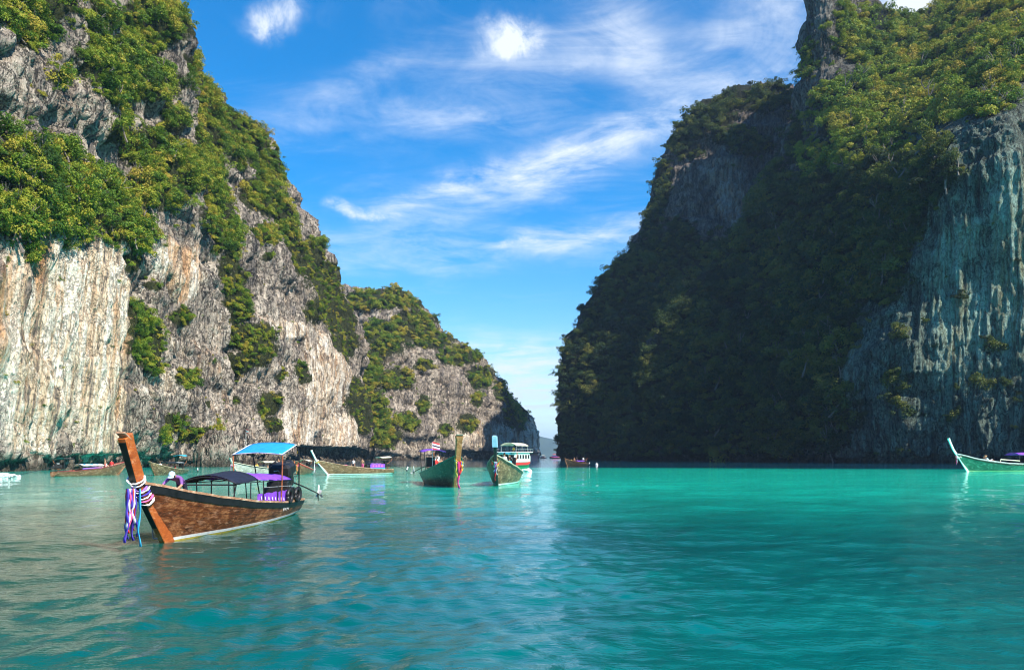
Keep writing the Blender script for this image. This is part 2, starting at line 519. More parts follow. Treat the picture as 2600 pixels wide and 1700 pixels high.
VL = [(x * k, y * k, rx * k, ry * k) for x, y, rx, ry in [
    (60, 400, 140, 105), (30, 500, 110, 70), (180, 470, 150, 95), (270, 520, 75, 70), (60, 60, 62, 66), (15, 20, 60, 40), (110, 10, 40, 40), (195, 60, 40, 70), (240, 150, 95, 70), (255, 215, 60, 45), (325, 50, 60, 85),
    (105, 185, 18, 26), (300, 115, 60, 50), (330, 200, 60, 45), (380, 280, 24, 34), (330, 350, 60, 60), (420, 390, 110, 66), (350, 440, 70, 60), (470, 300, 45, 66), (440, 210, 40, 60), (410, 150, 35, 50), (470, 240, 45, 60), (550, 340, 60, 65),
    (520, 290, 45, 50), (610, 400, 45, 60), (640, 450, 26, 60), (480, 480, 60, 70), (510, 550, 40, 46), (600, 545, 36, 27), (590, 450, 40, 50), (665, 530, 28, 60), (620, 480, 30, 30),
    (700, 600, 42, 50), (745, 650, 50, 50), (770, 690, 36, 50), (730, 720, 30, 36), (785, 740, 38, 60), (800, 800, 22, 50), (780, 790, 26, 30), (825, 930, 30, 50), (835, 980, 16, 34), (815, 900, 20, 30),
    (525, 610, 24, 60), (540, 660, 36, 40), (550, 710, 36, 50), (575, 780, 52, 34), (590, 820, 34, 40), (560, 850, 22, 36), (640, 870, 16, 22), (620, 940, 22, 34), (630, 985, 22, 20), (550, 930, 12, 20),
    (300, 760, 52, 46), (310, 815, 60, 44), (275, 720, 30, 26), (350, 790, 24, 40), (330, 855, 40, 22), (420, 735, 20, 26), (415, 880, 30, 28), (445, 880, 14, 20), (380, 985, 40, 26), (350, 1010, 30, 26), (440, 1010, 40, 22), (480, 990, 16, 16), (460, 940, 9, 10), (690, 860, 18, 18), (700, 880, 14, 16), (345, 665, 13, 14), (260, 300, 34, 44), (60, 590, 26, 32), (270, 600, 20, 40), (600, 600, 12, 12), (10, 350, 60, 30)]]
CRL = [(90 * k, 780 * k, 150 * k, 240 * k), (200 * k, 800 * k, 60 * k, 270 * k, 1.1), (60 * k, 980 * k, 90 * k, 90 * k, .8), (425 * k, 640 * k, 42 * k, 70 * k, .95), (370 * k, 600 * k, 30 * k, 60 * k, .8), (650 * k, 770 * k, 80 * k, 26 * k, .8),
       (750 * k, 880 * k, 66 * k, 120 * k, .75), (690 * k, 990 * k, 60 * k, 50 * k, .8), (330 * k, 900 * k, 70 * k, 40 * k, .5), (780 * k, 1000 * k, 50 * k, 50 * k, .8), (500 * k, 850 * k, 50 * k, 50 * k, .4), (520 * k, 880 * k, 420 * k, 250 * k, .36)]
su = [3, 8, 22, 72, 62, 44, 42, 40, 38, 36, 34, 32, 30, 28, 26, 22, 14, ]
cl_left = cliff('cliff', L, su, [90, 100, 120, 90, 80, 20], VL, CRL, 'sunlit limestone cliff with cream drip streaks and green ledges on the left of the lagoon',
                gully=((272, 640, 1180, 7, 6.0), (606, 850, 1150, 6, 8.0), (352, 590, 900, 8, 4.0)), notch=((735, 940, 6.5, 6.0), (540, 600, 3.5, 3.0)), flip=False)

# middle hill at the end of the left shore
M = []
mp = ((0, 0), (.06, .2), (.2, .42), (.45, .66), (.72, .85), (1, 1))
M.append(column((790, 520), (800, 770, 560), mp, (-10, 120)))
M.append(column((880, 440), (868, 732, 520), mp, (0, 120)))
M.append(column((960, 436), (935, 742, 520), mp, (0, 120)))
M.append(column((1040, 452), (1020, 748, 530), mp, (0, 120)))
M.append(column((1110, 470), (1085, 795, 540), mp, (0, 120)))
M.append(column((1180, 492), (1140, 862, 550), mp, (0, 120)))
M.append(column((1250, 520), (1200, 905, 565), mp, (0, 120)))
M.append(column((1310, 548), (1262, 965, 585), mp, (0, 120)))
M.append(column((1343, 575), (1304, 1020, 600), mp, (0, 120)))
M.append(column((1357, 600), (1337, 1058, 615), ((0, 0), (.0, .2), (.1, .5), (.3, .7), (.6, .85), (1, 1)), (-10, 80)))
M.append(column((1362, 680), (1340, 1070, 680), mp, (-60, 60)))
M.append(column((1300, 760), (1290, 1080, 760), mp, (-60, 60)))
VM = [(x * k, y * k, rx * k, ry * k) for x, y, rx, ry in [
    (860, 700, 90, 26), (930, 700, 70, 30), (880, 790, 80, 50), (960, 760, 60, 40), (850, 860, 60, 60), (1000, 790, 60, 26), (1060, 830, 60, 26), (1110, 880, 40, 30), (860, 950, 40, 70), (920, 880, 50, 30),
    (940, 980, 30, 26), (1170, 910, 30, 30), (1195, 960, 30, 46), (1080, 985, 20, 26), (1035, 1000, 20, 20), (980, 850, 26, 16), (1205, 985, 16, 20), (880, 1010, 50, 40), (1100, 930, 16, 20), (985, 940, 16, 26)]]
CRM = [(1180 * k, 1020 * k, 60 * k, 40 * k, .8), (1100 * k, 1010 * k, 60 * k, 40 * k, .5), (1235 * k, 1010 * k, 14 * k, 50 * k, .8)]
cl_mid = cliff('cliff', M, [10, 40, 44, 42, 40, 38, 34, 28, 20, 10, 8], [50, 60, 60, 50, 40, 10], VM, CRM, 'grey limestone headland with green top at the end of the left shore', amp=1.0, notch=((1090, 1290, 6, 5.0),))

# right side: rear shoulder with the pale overhanging face
def colp(*pts):
    return [base_at(*pts[0])] + [at(*p) for p in pts[1:]]


Q = []
Q.append(colp((1520, 560), (1500, 1000, 560), (1560, 850, 560), (1660, 666, 565), (1740, 520, 570), (1800, 400, 570), (1860, 420, 640)))
Q.append(colp((1431, 452), (1434, 1000, 455), (1453, 850, 464), (1570, 680, 474), (1655, 548, 482), (1700, 385, 486), (1760, 400, 560)))
Q.append(colp((1470, 436), (1472, 1000, 440), (1500, 850, 450), (1610, 666, 462), (1690, 530, 472), (1725, 338, 482), (1790, 350, 560)))
Q.append(colp((1560, 415), (1565, 1000, 420), (1605, 850, 432), (1680, 666, 446), (1745, 510, 455), (1790, 272, 478), (1840, 300, 560)))
Q.append(colp((1680, 398), (1690, 1000, 402), (1730, 850, 412), (1790, 650, 430), (1830, 480, 442), (1862, 240, 474), (1900, 270, 560)))
Q.append(colp((1820, 385), (1830, 1000, 390), (1860, 850, 402), (1900, 640, 420), (1920, 470, 440), (1955, 224, 470), (1980, 260, 560)))
Q.append(colp((1980, 385), (1990, 1000, 390), (2000, 850, 402), (2010, 640, 425), (2020, 470, 445), (2045, 236, 470), (2060, 270, 560)))
Q.append(colp((2180, 395), (2190, 1000, 400), (2190, 850, 410), (2160, 640, 430), (2150, 470, 450), (2140, 240, 475), (2150, 280, 560)))
VQ = [(x * k, y * k, rx * k, ry * k) for x, y, rx, ry in [
    (1640, 270, 90, 46), (1760, 235, 100, 36), (1600, 310, 50, 36), (1700, 320, 60, 20), (1560, 640, 170, 110), (1480, 700, 150, 120), (1420, 850, 150, 150), (1400, 1000, 150, 110), (1540, 900, 160, 160), (1650, 800, 150, 200), (1590, 560, 40, 50), (1548, 440, 24, 80), (1600, 345, 40, 30), (1740, 340, 60, 30, ), (1520, 500, 24, 60)]]
CRQ = [(1700 * k, 450 * k, 50 * k, 90 * k, .6), (1660 * k, 400 * k, 40 * k, 40 * k, .5)]
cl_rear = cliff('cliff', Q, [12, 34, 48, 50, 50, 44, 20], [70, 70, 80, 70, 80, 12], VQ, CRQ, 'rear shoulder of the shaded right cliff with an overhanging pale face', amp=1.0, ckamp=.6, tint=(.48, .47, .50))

# right side: front mass with the spire, wooded slope and streaked grey-green wall
S_ = []
S_.append([base_at(1860, 470), at(1900, 880, 460), at(2020, 640, 450), at(2100, 330, 440), at(2150, 60, 440), at(2200, 200, 520)])
S_.append([base_at(1575, 392), at(1650, 880, 388), at(1857, 625, 384), at(2006, 310, 374), at(2056, 40, 366), at(2130, -60, 400)])
S_.append([base_at(1650, 372), at(1740, 880, 372), at(1905, 600, 370), at(2030, 300, 364), at(2078, -30, 360), at(2150, -100, 400)])
S_.append([base_at(1800, 335), at(1860, 880, 342), at(1960, 620, 352), at(2060, 310, 356), at(2125, -40, 356), at(2180, -80, 400)])
S_.append([base_at(1960, 300), at(1985, 890, 308), at(2040, 650, 324), at(2110, 330, 334), at(2190, 10, 385), at(2230, 20, 410)])
S_.append([base_at(2090, 276), at(2110, 900, 280), at(2140, 680, 296), at(2180, 390, 312), at(2255, 48, 410), at(2270, 80, 460)])
S_.append([base_at(2190, 258), at(2195, 950, 257), at(2230, 760, 266), at(2270, 430, 286), at(2330, 44, 425), at(2340, 80, 480)])
S_.append([base_at(2300, 247), at(2300, 900, 245), at(2330, 620, 250), at(2350, 380, 266), at(2400, 10, 430), at(2410, 40, 480)])
S_.append([base_at(2420, 240), at(2420, 850, 238), at(2440, 480, 240), at(2450, 320, 252), at(2480, -50, 430), at(2490, -20, 480)])
S_.append([base_at(2560, 232), at(2560, 820, 230), at(2560, 400, 232), at(2560, 260, 246), at(2570, -110, 425), at(2580, -70, 480)])
S_.append([base_at(2720, 222), at(2720, 780, 222), at(2720, 350, 228), at(2720, 200, 246), at(2720, -160, 360), at(2730, -140, 420)])
S_.append([base_at(3100, 198), at(3100, 700, 200), at(3100, 300, 210), at(3100, 100, 230), at(3100, -100, 300), at(3120, -60, 360)])
S_.append([base_at(3900, 165), at(3900, 700, 168), at(3900, 400, 175), at(3900, 250, 190), at(3900, 100, 230), at(3900, 150, 280)])
VS = [(x * k, y * k, rx * k, ry * k, *s) for x, y, rx, ry, *s in [
    (2050, 90, 140, 80), (2150, 200, 160, 110), (2280, 60, 160, 90), (2230, 230, 150, 60), (1960, 60, 30, 60), (2010, 270, 120, 100), (1980, 420, 160, 130), (1900, 560, 170, 130), (1850, 700, 170, 140), (1760, 800, 170, 170), (1660, 900, 150, 170),
    (1870, 880, 90, 160), (1800, 980, 130, 110), (2080, 480, 90, 120), (2040, 620, 70, 100), (2180, 400, 60, 70), (1960, 750, 50, 90), (2330, 160, 80, 60), (2380, 110, 80, 80), (2120, 420, 60, 90), (1640, 1000, 120, 80),
    (2100, 760, 24, 40, .5), (2080, 900, 30, 60, .55), (2130, 950, 40, 30, .55), (2280, 900, 50, 20, .5), (2340, 890, 50, 20, .5), (2200, 980, 60, 30, .4), (2240, 690, 12, 20, .6), (2300, 810, 22, 18, .6), (1990, 960, 40, 60, .6), (1940, 950, 50, 130), (1960, 640, 60, 110), (2230, 395, 16, 12), (1890, 250, 24, 130, .5), (1880, 400, 40, 60, .7), (1800, 450, 50, 80), (1740, 540, 60, 80), (1680, 620, 70, 90), (1600, 750, 80, 100), (1520, 900, 90, 110), (1470, 1010, 90, 90), (1850, 330, 26, 70, .8), (1880, 150, 14, 60, .8)]]
CRS = [(2230 * k, 700 * k, 90 * k, 260 * k, .62), (2350 * k, 600 * k, 60 * k, 300 * k, .66), (1985 * k, 880 * k, 22 * k, 110 * k, .5), (1920 * k, 280 * k, 30 * k, 50 * k, .25), (2150 * k, 560 * k, 40 * k, 40 * k, .4)]
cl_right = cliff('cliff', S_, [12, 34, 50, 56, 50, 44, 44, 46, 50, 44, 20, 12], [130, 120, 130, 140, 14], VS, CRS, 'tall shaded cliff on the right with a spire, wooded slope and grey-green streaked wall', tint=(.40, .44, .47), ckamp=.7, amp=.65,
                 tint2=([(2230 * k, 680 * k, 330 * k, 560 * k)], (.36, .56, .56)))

# ------------------------------------------------------------------ far island
gx = np.linspace(-1500, 1500, 80)
gy = np.linspace(0, 1200, 16)
X, Y = np.meshgrid(gx, gy)
hz = 165 * np.exp(-((X + 500) / 900) ** 2) * np.clip(1 - ((Y - 600) / 600) ** 2, 0, 1) ** .7 * (1 + .25 * fbm(np.stack([X / 300, Y / 300, X * 0], -1), 4)) - 4
m, T = new_mat('island_forest')
b = T.n('ShaderNodeBsdfPrincipled', Base__Color=T.ramp(T.noise(T.n('ShaderNodeNewGeometry').outputs['Position'], .01, 6, .6), [(.3, (.015, .04, .03)), (.7, (.05, .08, .05))]), Roughness=.9)
finish(T, b.outputs[0])
P = np.stack([X + 250, Y + 4300, hz], -1)
link('far_island', grid_mesh('far_island', P, m), kind='structure')

# ------------------------------------------------------------------ water
pys = np.concatenate([np.linspace(1760, 1200, 330), np.linspace(1199, 1162, 70), [1160.5, 1159.5, 1158.8, 1158.2, 1157.8]])
rad = np.concatenate([[.4, 2.0, 4.5], CAM_H * F / (pys - HY), [20000, 40000]])
ang = np.concatenate([np.linspace(-180, -47, 34), np.linspace(-46, 46, 620), np.linspace(47, 180, 34)])
RR, AA = np.meshgrid(rad, np.radians(ang), indexing='ij')
WX, WY = RR * np.sin(AA), RR * np.cos(AA)
dr = np.gradient(rad)[:, None]
WZ = np.zeros_like(WX)
wr = np.random.RandomState(8)
for i in range(46):
    lam = .45 * (9.0 / .45) ** (i / 45.0)
    th = R(100) + wr.normal() * .75
    kx, ky = math.cos(th), math.sin(th)
    a = .0062 * lam ** .40
    WZ += a * np.clip(lam / (dr * 5) - .2, 0, 1) * np.sin(2 * math.pi / lam * (WX * kx + WY * ky) + wr.rand() * 6.28 + 1.5 * np.sin(WX * .11 + i) + 1.2 * np.sin(WY * .13 + 2 * i))
WZ *= .75 * (1 + .45 * perlin(np.stack([WX / 7, WY / 7, WX * 0], -1)))
WATER = water_material()
link('water', grid_mesh('water', np.stack([WX, WY, WZ], -1), WATER), kind='structure')
m, T = new_mat('pale_bark')
b = T.n('ShaderNodeBsdfPrincipled', Base__Color=T.ramp(T.noise(T.maps(T.n('ShaderNodeTexCoord').outputs['Object'], sc=(6, 6, 1.5)), 3, 5, .6), [(.3, (.06, .05, .04)), (.7, (.22, .19, .16))]), Roughness=.9)
finish(T, b.outputs[0])
BARK = m
# ------------------------------------------------------------------ foliage
def clump_mesh(name, seed, n=620, spread=1.0, leaf=.13, flat=.8, balls=8, mat=None, trunk=False):
    r = np.random.RandomState(seed)
    cen = r.normal(size=(balls, 3)) * np.array((.42, .42, .28)) * spread
    cen[:, 2] += .1
    br = r.uniform(.32, .58, balls)
    k = r.randint(0, balls, n)
    d = r.normal(size=(n, 3))
    d /= np.linalg.norm(d, axis=1)[:, None]
    d[:, 2] = np.where(d[:, 2] < -.35, -d[:, 2], d[:, 2])
    rr = br[k] * np.where(r.rand(n) < .78, r.uniform(.85, 1.12, n), r.uniform(.2, .8, n))
    c = cen[k] + d * rr[:, None]
    c[:, 2] *= flat
    nrm = d + r.normal(size=(n, 3)) * .55
    nrm[:, 2] += .25
    nrm /= np.linalg.norm(nrm, axis=1)[:, None]
    a = np.cross(nrm, r.normal(size=(n, 3)))
    a /= np.linalg.norm(a, axis=1)[:, None]
    b = np.cross(nrm, a)
    s = leaf * r.uniform(.6, 1.35, n)[:, None]
    bend = nrm * s * .25
    V = np.stack([c - a * s, c - b * s * .62 + bend * 0, c + a * s - bend, c + b * s * .62], 1).reshape(-1, 3)
    me = bpy.data.meshes.new(name)
    faces = np.arange(n * 4).reshape(n, 4)
    me.from_pydata(V.tolist(), [], faces.tolist())
    me.materials.append(mat)
    if trunk:
        tw = []
        for k_ in range(16):
            d0 = r.normal(size=3); d0[2] = abs(d0[2]) * .8; d0 /= np.linalg.norm(d0)
            q = np.cross(d0, (0, 0, 1)) * .010
            p1_ = d0 * r.uniform(.5, .95) + r.normal(size=3) * .1
            tw += [-d0 * .1 - q, -d0 * .1 + q, p1_]
        me2 = bpy.data.meshes.new(name)
        nv0 = n * 4
        me2.from_pydata(V.tolist() + [tuple(map(float, t)) for t in tw], [], faces.tolist() + [[nv0 + 3 * i, nv0 + 3 * i + 1, nv0 + 3 * i + 2] for i in range(16)])
        me2.materials.append(mat)
        me2.materials.append(BARK)
        me2.polygons.foreach_set('material_index', [0] * n + [1] * 16)
        return me2
    return me


LIT = [clump_mesh('leaf_clump', 40 + i, n=(1100, 900, 1200, 480, 1000, 330)[i], trunk=i in (3, 5), spread=(1, 1.15, .9, 1.2, 1, 1.3)[i], leaf=(.078, .085, .072, .09, .08, .095)[i], flat=(.85, .7, .95, .65, 1.35, .8)[i], balls=(8, 9, 7, 10, 7, 10)[i], mat=LEAF) for i in range(6)]
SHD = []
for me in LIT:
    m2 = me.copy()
    m2.materials[0] = LEAF_SHADE
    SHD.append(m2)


def proto_collection(name, meshes):
    c = bpy.data.collections.new(name)
    for i, me in enumerate(meshes):
        o = bpy.data.objects.new('leaf_clump', me)
        o.name = 'leaf_clump_%02d' % i
        c.objects.link(o)
    return c


PC_LIT, PC_SHD = proto_collection('leaf clumps', LIT), proto_collection('shaded leaf clumps', SHD)


def scatter_tree(coll):
    g = bpy.data.node_groups.new('scatter', 'GeometryNodeTree')
    g.interface.new_socket('Geometry', in_out='INPUT', socket_type='NodeSocketGeometry')
    g.interface.new_socket('Geometry', in_out='OUTPUT', socket_type='NodeSocketGeometry')
    gi, go = g.nodes.new('NodeGroupInput'), g.nodes.new('NodeGroupOutput')
    ci = g.nodes.new('GeometryNodeCollectionInfo')
    ci.inputs['Collection'].default_value = coll
    ci.inputs['Separate Children'].default_value = True
    ci.inputs['Reset Children'].default_value = True
    ip = g.nodes.new('GeometryNodeInstanceOnPoints')
    ip.inputs['Pick Instance'].default_value = True

    def na(nm, t):
        a = g.nodes.new('GeometryNodeInputNamedAttribute')
        a.data_type = t
        a.inputs['Name'].default_value = nm
        return a.outputs[0]
    L_ = g.links.new
    L_(gi.outputs[0], ip.inputs['Points'])
    L_(ci.outputs[0], ip.inputs['Instance'])
    L_(na('pick', 'INT'), ip.inputs['Instance Index'])
    L_(na('size', 'FLOAT_VECTOR'), ip.inputs['Scale'])
    rt = g.nodes.new('FunctionNodeEulerToRotation')
    L_(na('turn', 'FLOAT_VECTOR'), rt.inputs[0])
    L_(rt.outputs[0], ip.inputs['Rotation'])
    L_(ip.outputs[0], go.inputs[0])
    return g


GT_LIT, GT_SHD = scatter_tree(PC_LIT), scatter_tree(PC_SHD)


def scatter_object(name, pts, size, turn, pick, tree, label):
    me = bpy.data.meshes.new(name)
    me.vertices.add(len(pts))
    me.vertices.foreach_set('co', pts.reshape(-1).astype(np.float32))
    for nm, ty, ar, key in (('size', 'FLOAT_VECTOR', size, 'vector'), ('turn', 'FLOAT_VECTOR', turn, 'vector'), ('pick', 'INT', pick, 'value')):
        a = me.attributes.new(nm, ty, 'POINT')
        a.data.foreach_set(key, ar.reshape(-1).astype(np.int32 if ty == 'INT' else np.float32))
    o = link(name, me, kind='stuff', label=label, category='foliage')
    md = o.modifiers.new('scatter', 'NODES')
    md.node_group = tree
    return o


def plant_points(c, n, seed, rmin, rmax, px_rng=(-700, 3400), py_rng=(-800, 1175), thresh=.33, zmin=3.0, dens_scale=7.0, kn=.55, low=None):
    r = np.random.RandomState(seed)
    G, N, px, py, veg = c['G'], c['N'], c['px'], c['py'], c['veg']
    dn = fbm(G / dens_scale + 40, 3)
    p = np.clip(veg + kn * dn - thresh, 0, 1) * np.where(veg > .02, 1, 0)
    # a few lone plants in cracks of bare rock
    p = np.maximum(p, .085 * (fbm(G / 5.0 + 70, 3) > .20))
    ok = (px > px_rng[0]) & (px < px_rng[1]) & (py > py_rng[0]) & (py < py_rng[1]) & (G[..., 2] > zmin)
    D_ = np.maximum(G[..., 1], 20)
    w = p * ok * D_ ** .6
    # even out by cell area in the picture so that dense mesh rows do not gather plants
    e1, e2 = np.gradient(px, axis=1), np.gradient(py, axis=0)
    w = w * np.clip(np.abs(e1 * e2), .3, 30)
    w = w.reshape(-1)
    idx = r.choice(len(w), size=n, replace=False, p=w / w.sum())
    P = G.reshape(-1, 3)[idx]
    Nn = N.reshape(-1, 3)[idx]
    s = r.uniform(rmin, rmax, n) * np.where(r.rand(n) < .15, 1.3, 1.0) * np.clip(veg.reshape(-1)[idx] * 1.1 + .25, .4, 1.05)
    if low:
        s = s * np.where(py.reshape(-1)[idx] > low, .62, 1.0)
    P = P + Nn * (s * .25)[:, None] + np.array((0, 0, 1.0)) * (s * .2)[:, None]
    S = np.stack([s * r.uniform(.85, 1.2, n), s * r.uniform(.85, 1.2, n), s * r.uniform(.75, 1.25, n)], -1)
    T_ = np.stack([r.normal(size=n) * .3, r.normal(size=n) * .3, r.rand(n) * 6.28], -1)
    K = r.randint(0, 6, n)
    ap = s / D_.reshape(-1)[idx]
    vis = (px.reshape(-1)[idx] > -10) & (px.reshape(-1)[idx] < 2610) & (py.reshape(-1)[idx] > -10)
    return P, S, T_, K, ap * vis, px.reshape(-1)[idx], py.reshape(-1)[idx]


def trunk_mesh(name, seed, mat):
    r = random.Random(seed)
    bm = bmesh.new()

    def limb(p, d, l, w, depth):
        rings = []
        q = Vector(p)
        d = Vector(d).normalized()
        for i in range(4):
            t = i / 3
            a = d.orthogonal().normalized()
            b_ = d.cross(a)
            rr = w * (1 - .55 * t)
            rings.append([bm.verts.new(q + a * rr * math.cos(x) + b_ * rr * math.sin(x)) for x in (0, 1.257, 2.513, 3.77, 5.027)])
            q = q + d * l / 3
            d = (d + Vector((r.uniform(-.25, .25), r.uniform(-.25, .25), r.uniform(-.05, .25)))).normalized()
        for i in range(3):
            for j in range(5):
                bm.faces.new((rings[i][j], rings[i][(j + 1) % 5], rings[i + 1][(j + 1) % 5], rings[i + 1][j]))
        if depth:
            for _ in range(3):
                limb(q, d + Vector((r.uniform(-1, 1), r.uniform(-1, 1), r.uniform(-.1, .6))), l * .6, w * .45, depth - 1)
    limb((0, 0, -1.2), (r.uniform(-.3, .3), r.uniform(-.3, .3), 1), 1.3, .075, 1)
    me = bpy.data.meshes.new(name)
    bm.to_mesh(me)
    bm.free()
    me.materials.append(mat)
    return me


TRUNKS = [trunk_mesh('trunk', 70 + i, BARK) for i in range(3)]


def zone_label(which, px, py):
    if which == 'left':
        if py < 330:
            if px < 150:
                return ('leafy tree rooted high on the sunlit cliff in the top left corner', 'trees high on the sunlit cliff')
            if px < 330:
                return ('green tree in the band down the middle of the sunlit cliff top', 'trees high on the sunlit cliff')
            return ('green tree high on the sunlit cliff close to its skyline', 'trees high on the sunlit cliff')
        if px < 400 and py < 640:
            row = 'on the upper edge of' if py < 430 else ('in the middle of' if py < 530 else 'on the lower lip of')
            col = 'at far left' if px < 130 else ('above the cream streaked wall' if px < 270 else 'right of the cream streaked wall')
            return ('bright green tree %s the ledge %s' % (row, col), 'trees on the ledge above the streaked wall')
        if px < 480 and py >= 640:
            return ('olive green shrub on the slope between the streaked wall and grey rock' if py < 960 else 'olive green shrub low on the slope just behind the orange prow', 'shrubs low on the sunlit cliff')
        if py < 560:
            return ('green tree on the upper shoulder of the sunlit cliff below its skyline', 'trees on the shoulder of the sunlit cliff')
        return ('green tree on the falling right hand ridge of the sunlit cliff', 'trees down the ridge of the sunlit cliff')
    if py < 520 and px > 2000:
        col = 'near the spire' if px < 2200 else ('in the middle' if px < 2400 else 'at the right edge')
        row = 'topmost' if py < 150 else ('those' if py < 320 else 'lowest')
        return ('sunlit yellow green tree, one of %s %s atop the shaded cliff' % (row, col), 'sunlit trees on top of the shaded cliff')
    row = 'high' if py < 700 else ('halfway up' if py < 900 else 'low')
    return ('dark green tree in shade %s on the wooded slope %s' % (row, 'beside the streaked wall' if px > 1950 else 'left of the middle'), 'shaded trees on the wooded slope')


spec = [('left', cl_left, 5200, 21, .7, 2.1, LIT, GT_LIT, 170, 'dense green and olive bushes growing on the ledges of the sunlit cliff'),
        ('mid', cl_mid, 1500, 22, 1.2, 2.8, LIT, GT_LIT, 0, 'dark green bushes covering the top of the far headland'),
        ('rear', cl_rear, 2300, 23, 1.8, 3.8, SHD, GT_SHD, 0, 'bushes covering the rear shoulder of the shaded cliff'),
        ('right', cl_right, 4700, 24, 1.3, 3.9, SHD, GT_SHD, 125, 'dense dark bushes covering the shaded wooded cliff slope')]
for which, c, n, seed, r0, r1, meshes, tree, nind, lab in spec:
    P, S, T_, K, ap, qx, qy = plant_points(c, n, seed, r0, r1, thresh=.25 if which in ('rear', 'right') else .46, kn=1.1 if which in ('left', 'mid') else .55, low=640 if which == 'left' else None)
    order = np.argsort(-ap)
    ind, rest = order[:nind], order[nind:]
    if which == 'right':
        up = (qy < 400 - .25 * (qx - 2300)) & (qx > 2040)  # sunlit top gets the brighter leaf copy, so sunlight is partly in the colour
        ru = rest[up[rest]]
        rest = rest[~up[rest]]
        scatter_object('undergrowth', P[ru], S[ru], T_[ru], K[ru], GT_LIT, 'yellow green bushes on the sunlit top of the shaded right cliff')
    scatter_object('undergrowth' if nind else 'hillside_woods', P[rest], S[rest], T_[rest], K[rest], tree, lab)
    for j, i in enumerate(ind):
        lb, gp = zone_label(which, qx[i], qy[i])
        nm = 'shrub' if 'shrub' in lb else 'tree'
        root = link(nm, None, label=lb, category='shrub' if nm == 'shrub' else 'tree', group=gp)
        root.location = P[i]
        root.rotation_euler = T_[i]
        root.scale = S[i] * 1.12
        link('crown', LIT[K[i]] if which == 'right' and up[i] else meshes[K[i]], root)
        link('trunk', TRUNKS[j % 3], root)
